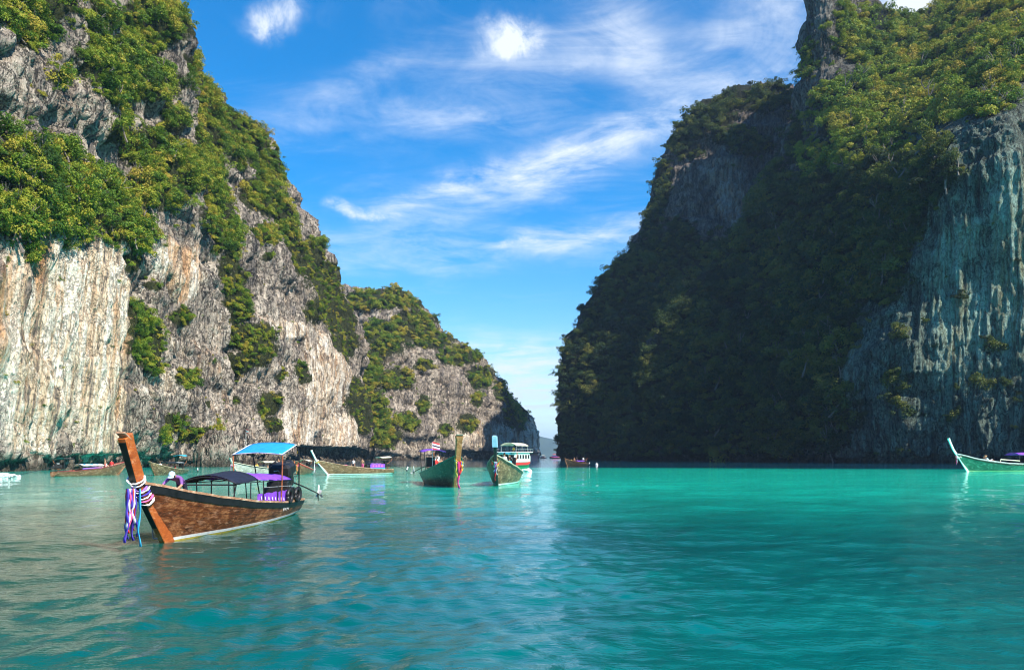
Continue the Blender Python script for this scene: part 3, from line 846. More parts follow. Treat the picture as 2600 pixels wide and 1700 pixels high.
# ------------------------------------------------------------------ mesh builder for made things
class B:
    def __init__(s):
        s.v, s.f = [], []

    def add(s, vs, fs):
        o = len(s.v)
        s.v += [tuple(v) for v in vs]
        s.f += [tuple(i + o for i in f) for f in fs]
        return s

    def box(s, c, d, rot=(0, 0, 0), taper=1.0, bev=0.0):
        M3 = Matrix.Rotation(rot[2], 3, 'Z') @ Matrix.Rotation(rot[1], 3, 'Y') @ Matrix.Rotation(rot[0], 3, 'X')
        hx, hy, hz = d[0] / 2, d[1] / 2, d[2] / 2
        if bev <= 0:
            vs = [M3 @ Vector((x * hx * (taper if z > 0 else 1), y * hy * (taper if z > 0 else 1), z * hz)) + Vector(c) for z in (-1, 1) for y in (-1, 1) for x in (-1, 1)]
            return s.add(vs, [(0, 2, 3, 1), (4, 5, 7, 6), (0, 1, 5, 4), (2, 6, 7, 3), (0, 4, 6, 2), (1, 3, 7, 5)])
        rings = []
        for z, i in ((-hz, bev), (-hz + bev, 0), (hz - bev, 0), (hz, bev)):
            k = taper if z > 0 else 1
            a, b_ = (hx - i) * k, (hy - i) * k
            e = bev * .7
            rings.append([M3 @ Vector((x, y, z)) + Vector(c) for x, y in ((a - e, b_), (-a + e, b_), (-a, b_ - e), (-a, -b_ + e), (-a + e, -b_), (a - e, -b_), (a, -b_ + e), (a, b_ - e))])
        return s.loft(rings, True)

    def loft(s, rings, caps=True, closed=True):
        n = len(rings[0])
        vs = [p for r_ in rings for p in r_]
        fs = []
        m_ = n if closed else n - 1
        for i in range(len(rings) - 1):
            for j in range(m_):
                fs.append((i * n + j, i * n + (j + 1) % n, (i + 1) * n + (j + 1) % n, (i + 1) * n + j))
        if caps:
            fs.append(tuple(reversed(range(n))))
            fs.append(tuple((len(rings) - 1) * n + j for j in range(n)))
        return s.add(vs, fs)

    def tube(s, pts, r_, n=8, flat=1.0, caps=True):
        pts = [Vector(p) for p in pts]
        rs = r_ if isinstance(r_, (list, tuple)) else [r_] * len(pts)
        rings = []
        ref = None
        for i, p in enumerate(pts):
            d = (pts[min(i + 1, len(pts) - 1)] - pts[max(i - 1, 0)]).normalized()
            if ref is None:
                ref = d.orthogonal().normalized() if abs(d.z) > .9 else d.cross(Vector((0, 0, 1))).normalized()
            a = (ref - d * ref.dot(d)).normalized()
            ref = a
            b_ = d.cross(a)
            rings.append([p + a * rs[i] * math.cos(t) + b_ * rs[i] * flat * math.sin(t) for t in [2 * math.pi * k / n for k in range(n)]])
        return s.loft(rings, caps)

    def ball(s, c, r_, n=10, m_=7):
        rx, ry, rz = r_ if isinstance(r_, (tuple, list)) else (r_, r_, r_)
        rings = []
        for i in range(m_ + 1):
            t = math.pi * (i + .001 * (i == 0) - .001 * (i == m_)) / m_
            rings.append([Vector(c) + Vector((rx * math.sin(t) * math.cos(2 * math.pi * j / n), ry * math.sin(t) * math.sin(2 * math.pi * j / n), rz * math.cos(t))) for j in range(n)])
        return s.loft(rings, True)

    def sheet(s, grid, th):
        """grid[i][j] points; gives it thickness th downwards"""
        n, m_ = len(grid), len(grid[0])
        top = [Vector(p) for r_ in grid for p in r_]
        bot = [p - Vector((0, 0, th)) for p in top]
        o = n * m_
        fs = []
        for i in range(n - 1):
            for j in range(m_ - 1):
                a, b_, c, d = i * m_ + j, i * m_ + j + 1, (i + 1) * m_ + j + 1, (i + 1) * m_ + j
                fs += [(a, b_, c, d), (a + o, d + o, c + o, b_ + o)]
        edge = [(0, j) for j in range(m_)] + [(i, m_ - 1) for i in range(1, n)] + [(n - 1, j) for j in range(m_ - 2, -1, -1)] + [(i, 0) for i in range(n - 2, 0, -1)]
        e = [i * m_ + j for i, j in edge]
        for k_ in range(len(e)):
            a, b_ = e[k_], e[(k_ + 1) % len(e)]
            fs.append((a, a + o, b_ + o, b_))
        return s.add(top + bot, fs)

    def obj(s, name, mat, parent=None, smooth=False, **props):
        me = bpy.data.meshes.new(name)
        me.from_pydata(s.v, [], s.f)
        me.materials.append(mat)
        if smooth:
            me.shade_smooth()
        bm = bmesh.new()
        bm.from_mesh(me)
        bmesh.ops.recalc_face_normals(bm, faces=bm.faces)
        bm.to_mesh(me)
        bm.free()
        return link(name, me, parent, **props)


_pc = {}


def paint(c, rough=.5, var=.12, name='paint', bump=0.0):
    key = (name, c, rough)
    if key in _pc:
        return _pc[key]
    m, T = new_mat(name)
    P = T.n('ShaderNodeTexCoord').outputs['Object']
    nz = T.noise(P, 5.0, 6, .65)
    lo = tuple(x * (1 - 3.2 * var) for x in c)
    hi = tuple(min(.9, x * (1 + 1.6 * var)) for x in c)
    col = T.ramp(nz, [(.32, lo), (.5, c), (.68, hi)])
    b_ = T.n('ShaderNodeBsdfPrincipled', Base__Color=col, Roughness=rough)
    finish(T, b_.outputs[0])
    _pc[key] = m
    return m


def wood(c1, c2, c3, name='weathered_wood', rough=.55, scale=1.0, scuff=.7):
    m, T = new_mat(name)
    P = T.n('ShaderNodeTexCoord').outputs['Object']
    g = T.noise(T.maps(P, sc=(.35 * scale, 4 * scale, 4 * scale)), 4.0, 7, .7, .4)
    bl = T.noise(T.maps(P, sc=(1, 1, 1.6)), 1.6 * scale, 6, .72, .6)
    sc_ = T.noise(T.maps(P, sc=(.4, 1, 1.1), rot=(0, .12, 0)), 6 * scale, 6, .75, .8)
    col = T.ramp(T.m('ADD', T.m('MULTIPLY', g, .45), T.m('MULTIPLY', bl, .55)), [(.36, c1), (.50, c2), (.62, c3)])
    col = T.mix(T.m('MULTIPLY', T.smooth(sc_, .52, .66), scuff), col, tuple(min(.8, x * 1.5 + .12) for x in c3))
    bp = T.n('ShaderNodeBump', Strength=.5, Distance=.012, Height=g)
    b_ = T.n('ShaderNodeBsdfPrincipled', Base__Color=col, Roughness=rough, Normal=bp.outputs[0])
    finish(T, b_.outputs[0])
    return m


W_ORANGE = wood((.26, .055, .012), (.44, .105, .020), (.58, .17, .035), 'orange_varnished_wood', .4)
W_HULL = wood((.018, .007, .004), (.16, .045, .012), (.44, .20, .08), 'scuffed_brown_hull_wood', .42, 1.0, .35)
W_RAIL = wood((.16, .08, .04), (.42, .22, .12), (.62, .42, .28), 'worn_rail_wood')
W_BROWN = wood((.07, .030, .014), (.19, .09, .04), (.33, .18, .09), 'brown_hull_wood')
W_OLIVE = wood((.030, .016, .007), (.13, .065, .026), (.38, .24, .12), 'olive_hull_wood', .5)
W_GREEN = wood((.006, .05, .03), (.012, .11, .06), (.04, .22, .14), 'green_painted_hull', .4)
W_DGREEN = wood((.004, .006, .003), (.020, .017, .008), (.085, .050, .02), 'dark_green_hull', .4)
W_GREY = wood((.20, .17, .14), (.42, .37, .31), (.62, .57, .50), 'whitewashed_hull')
DARK = paint((.018, .018, .02), .45, .2, 'dark_paint')
NAVY = paint((.006, .010, .030), .75, .15, 'navy_cloth')
PURPLE = paint((.22, .06, .62), .7, .12, 'purple_cloth')
BLUE = paint((.015, .30, .80), .6, .06, 'blue_tarpaulin')
CYAN = paint((.05, .45, .62), .6, .1, 'cyan_cloth')
WHITE = paint((.78, .78, .76), .5, .05, 'white_paint')
CREAM = paint((.72, .66, .50), .6, .06, 'cream_canvas')
YELLOW = paint((.62, .45, .06), .55, .1, 'yellow_paint')
PINK = paint((.80, .13, .35), .7, .08, 'pink_cloth')
RED = paint((.62, .03, .03), .65, .1, 'red_cloth')
STEEL = paint((.30, .30, .31), .35, .15, 'steel')
IRON = paint((.028, .026, .026), .4, .35, 'oily_iron')
RUST = paint((.30, .09, .03), .7, .25, 'rusty_iron')
GREY = paint((.32, .34, .35), .6, .1, 'grey_canvas')
SAND = paint((.45, .33, .20), .8, .2, 'old_boards')
GREENP = paint((.02, .22, .10), .5, .1, 'green_paint')
PANE = paint((.02, .03, .04), .12, .2, 'dark_glass')
DBLUE = paint((.012, .02, .05), .5, .1, 'dark_blue_hull')


def lerpf(pts):
    xs, ys = zip(*pts)
    return lambda t: float(np.interp(t, xs, ys))


def cone_ease(pts):
    xs, ys = np.array(pts).T
    def f(t):
        i = int(np.clip(np.searchsorted(xs, t) - 1, 0, len(xs) - 2))
        u = np.clip((t - xs[i]) / (xs[i + 1] - xs[i]), 0, 1)
        return float(catmull(ys, np.array([i + u]))[0])
    return f


class Hull:
    def __init__(s, L=11.6, beam=((0, .66), (.2, .92), (.45, 1.05), (.7, .98), (.85, .72), (.95, .34), (1, .09)),
                 sheer=((0, .62), (.3, .70), (.6, .95), (.8, 1.25), (.9, 1.5), (1, 1.84)),
                 rake=((-.35, -.28), (0, 0), (1.83, 1.62), (3.1, 2.3))):
        s.L = L
        s.b, s.zg = cone_ease(beam), cone_ease(sheer)
        s.rk = lerpf(rake)
        s.rake = rake
        s.zk = lerpf([(0, -.02), (.12, -.22), (.35, -.4), (.8, -.38), (1, -.33)])
        s.q = lerpf([(0, .38), (.5, .30), (.75, .45), (.9, .7), (1, .9)])

    def pt(s, t, z, side, off=0.0):
        v = max(0.0, (z - s.zk(t)) / (s.zg(t) - s.zk(t)))
        y = s.b(t) * v ** s.q(t) + off
        x = -s.L / 2 + t * s.L + t ** 5 * s.rk(z) - (1 - t) ** 8 * .25 * (1 - v)
        return Vector((x, side * y, z))

    def ptv(s, t, v, side, off=0.0):
        return s.pt(t, s.zk(t) + v * (s.zg(t) - s.zk(t)), side, off)


TS = [i / 44 for i in range(45)]


def hull_mesh(h, root, mat, inner, name='hull'):
    m = B()
    vs = []
    for k_ in range(9):
        vs += [(k_ / 9 + (.0 if k_ == 0 else .004), .006), ((k_ + 1) / 9, 0.0)]
    for side in (1, -1):
        m.loft([[h.ptv(t, v, side, o) for v, o in vs] for t in TS], False, False)
    # transom
    P1 = [h.ptv(0, v, 1) for v, o in vs]
    P2 = [h.ptv(0, v, -1) for v, o in vs]
    m.loft([P1, P2], False, False)
    hull = m.obj(name, mat, root)
    # inner planking and floor
    m = B()
    for side in (1, -1):
        m.loft([[h.ptv(t, v, side, -.05 if h.b(t) > .12 else -.02) for v in (1.0, .85, .7, .55)] for t in TS[:-1]], False, False)
    m.loft([[h.ptv(t, .55, 1, -.05), h.ptv(t, .55, -1, -.05)] for t in TS[:-1]], False, False)
    m.obj('inner_planking', inner, root)
    return hull


def strip(h, root, name, mat, z0, z1, off, t0=0.0, t1=1.0, n=36, sides=(1, -1)):
    """band of planking standing proud of the hull; z0, z1 are functions of t"""
    m = B()
    for sd in sides:
        rings = []
        for i in range(n + 1):
            t = t0 + (t1 - t0) * i / n
            a, b_ = z0(t), z1(t)
            rings.append([h.pt(t, a, sd, -.01), h.pt(t, a, sd, off), h.pt(t, b_, sd, off), h.pt(t, b_, sd, -.01)])
        m.loft(rings, True)
    return m.obj(name, mat, root)


def gunwale(h, root, mat, w=.10, th=.06):
    for sd in (1, -1):
        m = B()
        rings = []
        for t in TS:
            p = h.pt(t, h.zg(t), sd, 0)
            ww = w if h.b(t) > .2 else w * .5
            rings.append([p + Vector((0, sd * .035, -.01)), p + Vector((0, sd * .035, th)), p + Vector((0, -sd * ww, th)), p + Vector((0, -sd * ww, -.01))])
        m.loft(rings, True)
        m.obj('gunwale', mat, root)


def stem(h, root, mat, w=.24, d=.40, flare=1.15, dark=None, top=None):
    m = B()
    zt = h.rake[-1][0]
    zs = [-.35, 0, .6, 1.2, h.rake[-2][0] - .1, h.rake[-2][0] + .12] + [h.rake[-2][0] + (zt - h.rake[-2][0]) * k_ for k_ in (.35, .6, .8, .93, 1.0)]
    rings = []
    for i, z in enumerate(zs):
        f = i / (len(zs) - 1)
        x = h.L / 2 + h.rk(z)
        dd = d * (1 - .25 * f) * (flare if i >= len(zs) - 2 else 1)
        ww = w * (.75 + .25 * f) * (flare if i >= len(zs) - 2 else 1)
        # section square to the rake
        z2 = min(z + .1, zt)
        z1 = z2 - .1
        dirv = Vector((h.rk(z2) - h.rk(z1), 0, .1)).normalized()
        fw = Vector((dirv.z, 0, -dirv.x))
        c = Vector((x, 0, z))
        e = .18
        rings.append([c + fw * (dd * .30) + Vector((0, ww / 2 * .8, 0)), c + fw * (dd * .30 - .03) + Vector((0, ww / 2, 0)), c - fw * (dd * .70) + Vector((0, ww / 2, 0)),
                      c - fw * (dd * .70) + Vector((0, -ww / 2, 0)), c + fw * (dd * .30 - .03) + Vector((0, -ww / 2, 0)), c + fw * (dd * .30) + Vector((0, -ww / 2 * .8, 0))])
    m.loft(rings, True)
    o = m.obj('stem_post', mat, root)
    if dark is not None:       # dark plate that paints the shade on the front of the post
        m = B()
        pr = []
        for i, z in enumerate(zs[2:-1]):
            r_ = rings[i + 2]
            n_ = (r_[0] - r_[2]).normalized() * .012
            pr.append([r_[0] + n_, r_[0] + n_ * 2.2, r_[5] + n_ * 2.2, r_[5] + n_])
        m.loft(pr, True)
        m.obj('stem_shade_face', dark, root)
    if top is not None:
        m = B()
        c = sum((Vector(p) for p in rings[-1]), Vector()) / 6
        m.box(c + Vector((.0, 0, .02)), (d * .85, w * 1.1, .05), (0, R(-28), 0), bev=.012)
        m.obj('stem_cap', top, root)
    return o


def canopy(root, x0, x1, w, z0, z1, rise, mat, name='canopy', n=10, sag=.03, th=.02, tilt=0.0):
    g = []
    for i in range(n + 1):
        u = i / n
        x = x0 + (x1 - x0) * u
        row = []
        for j in range(13):
            v = j / 12 * 2 - 1
            z = z0 + (z1 - z0) * u + rise * (1 - v * v) - sag * math.sin(u * math.pi * 3) ** 2 - .05 * abs(v) ** 6
            row.append((x, v * w / 2, z + tilt * v))
        g.append(row)
    return B().sheet(g, th).obj(name, mat, root, smooth=True)


def posts(root, lst, r_=.02, mat=None):
    for a, b_ in lst:
        B().tube([a, b_], r_, 6).obj('canopy_post', mat or DARK, root)


def canopy_frame(root, x0, x1, w, z0, z1, mat=None, n=3, r_=.018, rise=0.0):
    for s_ in (1, -1):
        B().tube([(x0, s_ * w / 2, z0 - .03), (x1, s_ * w / 2, z1 - .03)], r_, 6).obj('canopy_rail', mat or DARK, root)
    for k_ in range(n):
        u = k_ / (n - 1)
        x, z = x0 + (x1 - x0) * u, z0 + (z1 - z0) * u - .03
        B().tube([(x, w / 2 * v, z + rise * (1 - v * v)) for v in (-1, -.6, -.2, .2, .6, 1)], r_ * .9, 6).obj('canopy_hoop', mat or DARK, root)


def engine(root, x, z, yaw=0.0, length=4.2, drop=.55, big=1.0):
    """long-tail motor on its pivot: block, gearbox, radiator, filter, exhaust, tiller and the tail with its propeller"""
    e = bpy.data.objects.new('engine', None)
    COL.objects.link(e)
    e.parent = root
    e.location = (x, 0, z)
    s = big
    B().box((0, 0, 0), (.75 * s, .42 * s, .42 * s), bev=.04).box((-.05, 0, .27 * s), (.6 * s, .26 * s, .16 * s), bev=.03).box((.08, .2 * s, .05), (.4 * s, .1, .2 * s), bev=.02).box((-.50 * s, 0, -.05), (.3 * s, .28 * s, .28 * s), bev=.05).obj('engine_block', IRON, e)
    m = B()
    m.box((.50 * s, 0, .12), (.10, .62 * s, .62 * s), bev=.02)
    for k_ in range(7):
        m.box((.57 * s, 0, -.12 + k_ * .08), (.03, .54 * s, .02))
    m.obj('radiator', DARK, e)
    B().tube([(-.1, -.12, .32), (-.1, -.12, .47)], .15 * s, 14).obj('air_filter', STEEL, e)
    B().tube([(.2, .26, .1), (0, .32, .28), (-.3, .34, .5), (-.45, .34, .8)], .035, 8).obj('exhaust_pipe', RUST, e)
    B().tube([(.2, -.24, .12), (.32, -.3, .3), (.1, -.1, .5), (-.2, .1, .45)], .022, 6).tube([(.3, .2, -.1), (.42, .28, .1), (.3, .1, .44)], .022, 6).obj('hose', DARK, e)
    B().box((0, 0, -.30), (.5, .30, .06)).tube([(0, 0, -.3), (0, 0, -.75)], .05, 8).box((0, 0, -.75), (.4, .5, .06)).obj('pivot_mount', RUST, e)
    B().tube([(.55, .1, .25), (1.1, .12, .42), (1.6, .12, .40)], .022, 6).obj('tiller', STEEL, e)
    B().box((.25, 0, .46), (.9, .55, .05), bev=.015).obj('engine_cover', DARK, e)
    c, s_ = math.cos(yaw), math.sin(yaw)
    tip = Vector((-length * c, length * s_, -drop))
    st_ = Vector((-.6, 0, -.05))
    B().tube([st_, st_.lerp(tip, .5) + Vector((0, 0, .03)), tip], [.045, .035, .028], 8).obj('tail_shaft', IRON, e)
    d = (tip - st_).normalized()
    m = B()
    m.tube([tip, tip + d * .16], [.05, .03], 8)
    a = d.orthogonal().normalized()
    b_ = d.cross(a)
    for k_ in range(3):
        t = k_ * 2.094 + .4
        u = a * math.cos(t) + b_ * math.sin(t)
        w = d.cross(u)
        p = tip + d * .08
        m.loft([[p + u * .04 + w * .03 + d * .015, p + u * .04 - w * .03 - d * .015, p + u * .04 - w * .03 - d * .025, p + u * .04 + w * .03 + d * .005],
                [p + u * .14 + w * .07 + d * .04, p + u * .14 - w * .07 - d * .03, p + u * .14 - w * .07 - d * .04, p + u * .14 + w * .07 + d * .03],
                [p + u * .22 + w * .03 + d * .02, p + u * .22 - w * .03 - d * .01, p + u * .22 - w * .03 - d * .02, p + u * .22 + w * .03 + d * .01]], True)
    m.obj('propeller', STEEL, e)
    g = tip - d * .12
    B().loft([[g + Vector((0, .012, 0)), g + Vector((-.22, .012, 0)), g + Vector((-.22, -.012, 0)), g + Vector((0, -.012, 0))],
              [g + Vector((-.18, .010, .42)), g + Vector((-.34, .010, .36)), g + Vector((-.34, -.010, .36)), g + Vector((-.18, -.010, .42))]], True).obj('tail_fin', WHITE, e)
    B().loft([[g + Vector((.05, .012, -.03)), g + Vector((-.18, .012, -.03)), g + Vector((-.18, -.012, -.03)), g + Vector((.05, -.012, -.03))],
              [g + Vector((-.06, .010, -.34)), g + Vector((-.14, .010, -.36)), g + Vector((-.14, -.010, -.36)), g + Vector((-.06, -.010, -.34))]], True).obj('skeg', IRON, e)
    return e


def thwarts(h, root, ts, mat):
    for t in ts:
        z = h.zg(t) - .22
        p = h.pt(t, z, 1, -.06)
        B().box((p.x, 0, z), (.26, 2 * p.y, .04), bev=.008).obj('thwart', mat, root)


def decks(h, root, mat, t0=.80, t1=.985, drop=.10):
    """fore deck laid in cross planks"""
    n = 11
    for k_ in range(n):
        a, b_ = t0 + (t1 - t0) * k_ / n, t0 + (t1 - t0) * (k_ + .93) / n
        za, zb = h.zg(a) - drop, h.zg(b_) - drop
        pa, pb = h.pt(a, za, 1, -.06), h.pt(b_, zb, 1, -.06)
        pa.y, pb.y = max(pa.y, .02), max(pb.y, .02)
        top = [pa, pb, Vector((pb.x, -pb.y, pb.z)), Vector((pa.x, -pa.y, pa.z))]
        B().loft([[p - Vector((0, 0, .03)) for p in top], top], True).obj('deck_plank', mat, root)


def boat_root(name, bow, heading, h, s, label, category='boat', group=None, heel=0.0):
    """bow = (px, d) of the waterline at the stem; heading = picture-independent world direction (x, y)"""
    r_ = bpy.data.objects.new(name, None)
    COL.objects.link(r_)
    hd = Vector((heading[0], heading[1], 0)).normalized()
    P0 = base_at(bow[0], bow[1], 0)
    r_.location = (P0[0] - hd.x * h.L / 2 * s, P0[1] - hd.y * h.L / 2 * s, 0)
    r_.rotation_euler = (R(heel), 0, math.atan2(hd.y, hd.x))
    r_.scale = (s, s, s)
    r_['label'] = label
    r_['category'] = category
    if group:
        r_['group'] = group
    return r_


def sub_root(name, host, label, category, group=None, loc=(0, 0, 0), rz=0.0, s=None):
    """a thing of its own that rests on a boat: placed in the boat's frame, then left top-level"""
    o = bpy.data.objects.new(name, None)
    COL.objects.link(o)
    a = host.rotation_euler[2]
    sc_ = host.scale[0]
    ca, sa = math.cos(a), math.sin(a)
    o.location = (host.location.x + sc_ * (loc[0] * ca - loc[1] * sa), host.location.y + sc_ * (loc[0] * sa + loc[1] * ca), sc_ * loc[2])
    o.rotation_euler = (0, 0, a + rz)
    k_ = sc_ if s is None else s
    o.scale = (k_, k_, k_)
    o['label'] = label
    o['category'] = category
    if group:
        o['group'] = group
    return o


def garland(host, h, z, wraps, ribbons, label, seed=1, group='ribbon garlands tied to boat prows'):
    """cloth wrapped round the stem post and hanging from it"""
    g = sub_root('prow_garland', host, label, 'garland', group, (h.L / 2 + h.rk(z), 0, z))
    r_ = random.Random(seed)
    slope = (h.rk(z + .1) - h.rk(z)) / .1
    for i, mt in enumerate(wraps):
        m = B()
        dz = (i - len(wraps) / 2) * .085
        pts = []
        rr = .235 + r_.uniform(-.02, .03)
        tl = r_.uniform(.1, .5)
        for k_ in range(21):
            t = 2 * math.pi * k_ / 20
            pts.append((slope * dz - .07 + rr * 1.1 * math.cos(t), rr * .72 * math.sin(t), dz - .12 * math.cos(t) - tl * .25 * math.sin(t) + r_.uniform(-.01, .01)))
        m.tube(pts, [.040 + r_.uniform(-.015, .015) for _ in pts], 7, flat=.6)
        m.obj('wrap', mt, g, smooth=True)
    for i, (mt, x, y, l, w) in enumerate(ribbons):
        m = B()
        n = 12
        pts = [(x + .10 * (k_ / n) ** 1.0 * r_.uniform(.8, 1.1) * math.sin(i * 2.1), y + .05 * math.sin(k_ * .9 + i) * (k_ / n), -l * k_ / n) for k_ in range(n + 1)]
        ws = [w * (.75 + .25 * math.sin(k_ * 1.3 + i * 1.7)) for k_ in range(n + 1)]
        m.tube(pts, ws, 8, flat=.30)
        m.obj('ribbon', mt, g, smooth=True)
    return g


# ------------------------------------------------------------------ people
def skin_mesh(verts, edges, radii, sub=1):
    me = bpy.data.meshes.new('body')
    me.from_pydata(verts, edges, [])
    o = bpy.data.objects.new('body', me)
    COL.objects.link(o)
    md = o.modifiers.new('skin', 'SKIN')
    md.use_smooth_shade = True
    for i, r_ in enumerate(radii):
        me.skin_vertices[0].data[i].radius = (r_, r_) if not isinstance(r_, tuple) else r_
    me.skin_vertices[0].data[0].use_root = True
    sb = o.modifiers.new('sub', 'SUBSURF')
    sb.levels = sub
    sb.render_levels = sub
    dg = bpy.context.evaluated_depsgraph_get()
    out = bpy.data.meshes.new_from_object(o.evaluated_get(dg))
    bpy.data.objects.remove(o)
    bpy.data.meshes.remove(me)
    return out


POSE = {
    'stand': dict(pel=(0, 0, .95), spi=(0, 0, 1.15), che=(.0, 0, 1.36), nek=(0, 0, 1.49), hb=(.01, 0, 1.57), hd=(.03, 0, 1.68),
                  sl=(0, .17, 1.41), el=(-.03, .25, 1.13), wl=(.08, .24, .90), sr=(0, -.17, 1.41), er=(-.03, -.25, 1.13), wr=(.08, -.24, .90),
                  hl=(0, .09, .90), kl=(.04, .10, .50), al=(-.01, .10, .09), tl=(.14, .12, .04), hr=(0, -.09, .90), kr=(.04, -.10, .50), ar=(-.01, -.10, .09), tr=(.14, -.12, .04)),
    'sit': dict(pel=(0, 0, .12), spi=(.0, 0, .32), che=(.05, 0, .53), nek=(.08, 0, .66), hb=(.10, 0, .73), hd=(.13, 0, .84),
                sl=(.05, .17, .58), el=(.12, .24, .32), wl=(.32, .14, .22), sr=(.05, -.17, .58), er=(.12, -.24, .32), wr=(.32, -.14, .22),
                hl=(.04, .09, .11), kl=(.44, .12, .16), al=(.46, .11, -.26), tl=(.60, .12, -.31), hr=(.04, -.09, .11), kr=(.44, -.12, .16), ar=(.46, -.11, -.26), tr=(.60, -.12, -.31)),
    'lean': dict(pel=(-.62, 0, .16), spi=(-.42, 0, .27), che=(-.20, 0, .33), nek=(-.04, .0, .36), hb=(.03, 0, .37), hd=(.13, .02, .36),
                 sl=(-.13, .17, .31), el=(.10, .30, .10), wl=(.30, .20, -.05), sr=(-.13, -.17, .31), er=(.10, -.28, .10), wr=(.30, -.14, -.03),
                 hl=(-.62, .09, .12), kl=(-.66, .12, -.28), al=(-1.06, .12, -.34), tl=(-1.20, .13, -.33), hr=(-.62, -.09, .12), kr=(-.66, -.12, -.28), ar=(-1.06, -.12, -.34), tr=(-1.20, -.13, -.33)),
    'recline': dict(pel=(-.25, 0, .12), spi=(-.08, 0, .22), che=(.10, 0, .38), nek=(.20, 0, .50), hb=(.24, 0, .56), hd=(.30, 0, .66),
                    sl=(.12, .17, .42), el=(.36, .24, .22), wl=(.50, .16, .42), sr=(.12, -.17, .42), er=(.36, -.22, .22), wr=(.45, -.10, .42),
                    hl=(-.27, .09, .12), kl=(-.62, .12, .30), al=(-.92, .11, .06), tl=(-1.05, .12, .12), hr=(-.27, -.09, .12), kr=(-.66, -.12, .16), ar=(-1.05, -.11, .06), tr=(-1.16, -.12, .14)),
}
RAD = dict(pel=(.15, .12), spi=(.13, .105), che=(.155, .115), nek=.055, hb=.062, hd=(.088, .105), sl=.062, el=.043, wl=.030, sr=.062, er=.043, wr=.030,
           hl=.092, kl=.060, al=.042, tl=.035, hr=.092, kr=.060, ar=.042, tr=.035)
BONES = [('pel', 'spi', 1), ('spi', 'che', 1), ('che', 'nek', 1), ('nek', 'hb', 0), ('hb', 'hd', 0), ('che', 'sl', 1), ('sl', 'el', 1), ('el', 'wl', 0), ('che', 'sr', 1), ('sr', 'er', 1), ('er', 'wr', 0),
         ('pel', 'hl', 2), ('hl', 'kl', 2), ('kl', 'al', 0), ('al', 'tl', 0), ('pel', 'hr', 2), ('hr', 'kr', 2), ('kr', 'ar', 0), ('ar', 'tr', 0)]


def body_mesh(pose, fingers=True):
    J = POSE[pose]
    names = list(J)
    verts = [J[n_] for n_ in names]
    rad = [RAD[n_] for n_ in names]
    edges = [(names.index(a), names.index(b_)) for a, b_, _ in BONES]
    seg = [(Vector(J[a]), Vector(J[b_]), k_) for a, b_, k_ in BONES]
    if fingers:
        for el_, wr_ in (('el', 'wl'), ('er', 'wr')):
            E, Wp = Vector(J[el_]), Vector(J[wr_])
            d = (Wp - E).normalized()
            side = d.cross(Vector((1, .2, 0))).normalized()
            palm = len(verts)
            verts.append(tuple(Wp + d * .07))
            rad.append((.036, .020))
            edges.append((names.index(wr_), palm))
            for k_, (o_, l) in enumerate(((-.030, .062), (-.010, .075), (.010, .070), (.030, .055))):
                b0 = len(verts)
                verts += [tuple(Wp + d * .10 + side * o_), tuple(Wp + d * (.10 + l) + side * o_ * 1.3 + Vector((0, 0, -.015)))]
                rad += [.0095, .007]
                edges += [(palm, b0), (b0, b0 + 1)]
            b0 = len(verts)
            verts += [tuple(Wp + d * .045 + side * -.045), tuple(Wp + d * .085 + side * -.065)]
            rad += [.011, .008]
            edges += [(names.index(wr_), b0), (b0, b0 + 1)]
            seg.append((Wp, Wp + d * .17, 0))
    me = skin_mesh(verts, edges, rad)
    # which cloth each face wears: 0 skin, 1 shirt, 2 shorts
    idx = []
    for p in me.polygons:
        c = p.center
        best, bk = 9, 0
        for a, b_, k_ in seg:
            t = max(0, min(1, (c - a).dot(b_ - a) / (b_ - a).length_squared))
            q = (c - a.lerp(b_, t)).length
            kk = k_
            if k_ == 1 and (a - Vector(J['sl'])).length + (a - Vector(J['sr'])).length < .45 and t > .55 and False:
                kk = 0
            if q < best:
                best, bk = q, kk
        idx.append(bk)
    return me, idx


_bod = {}


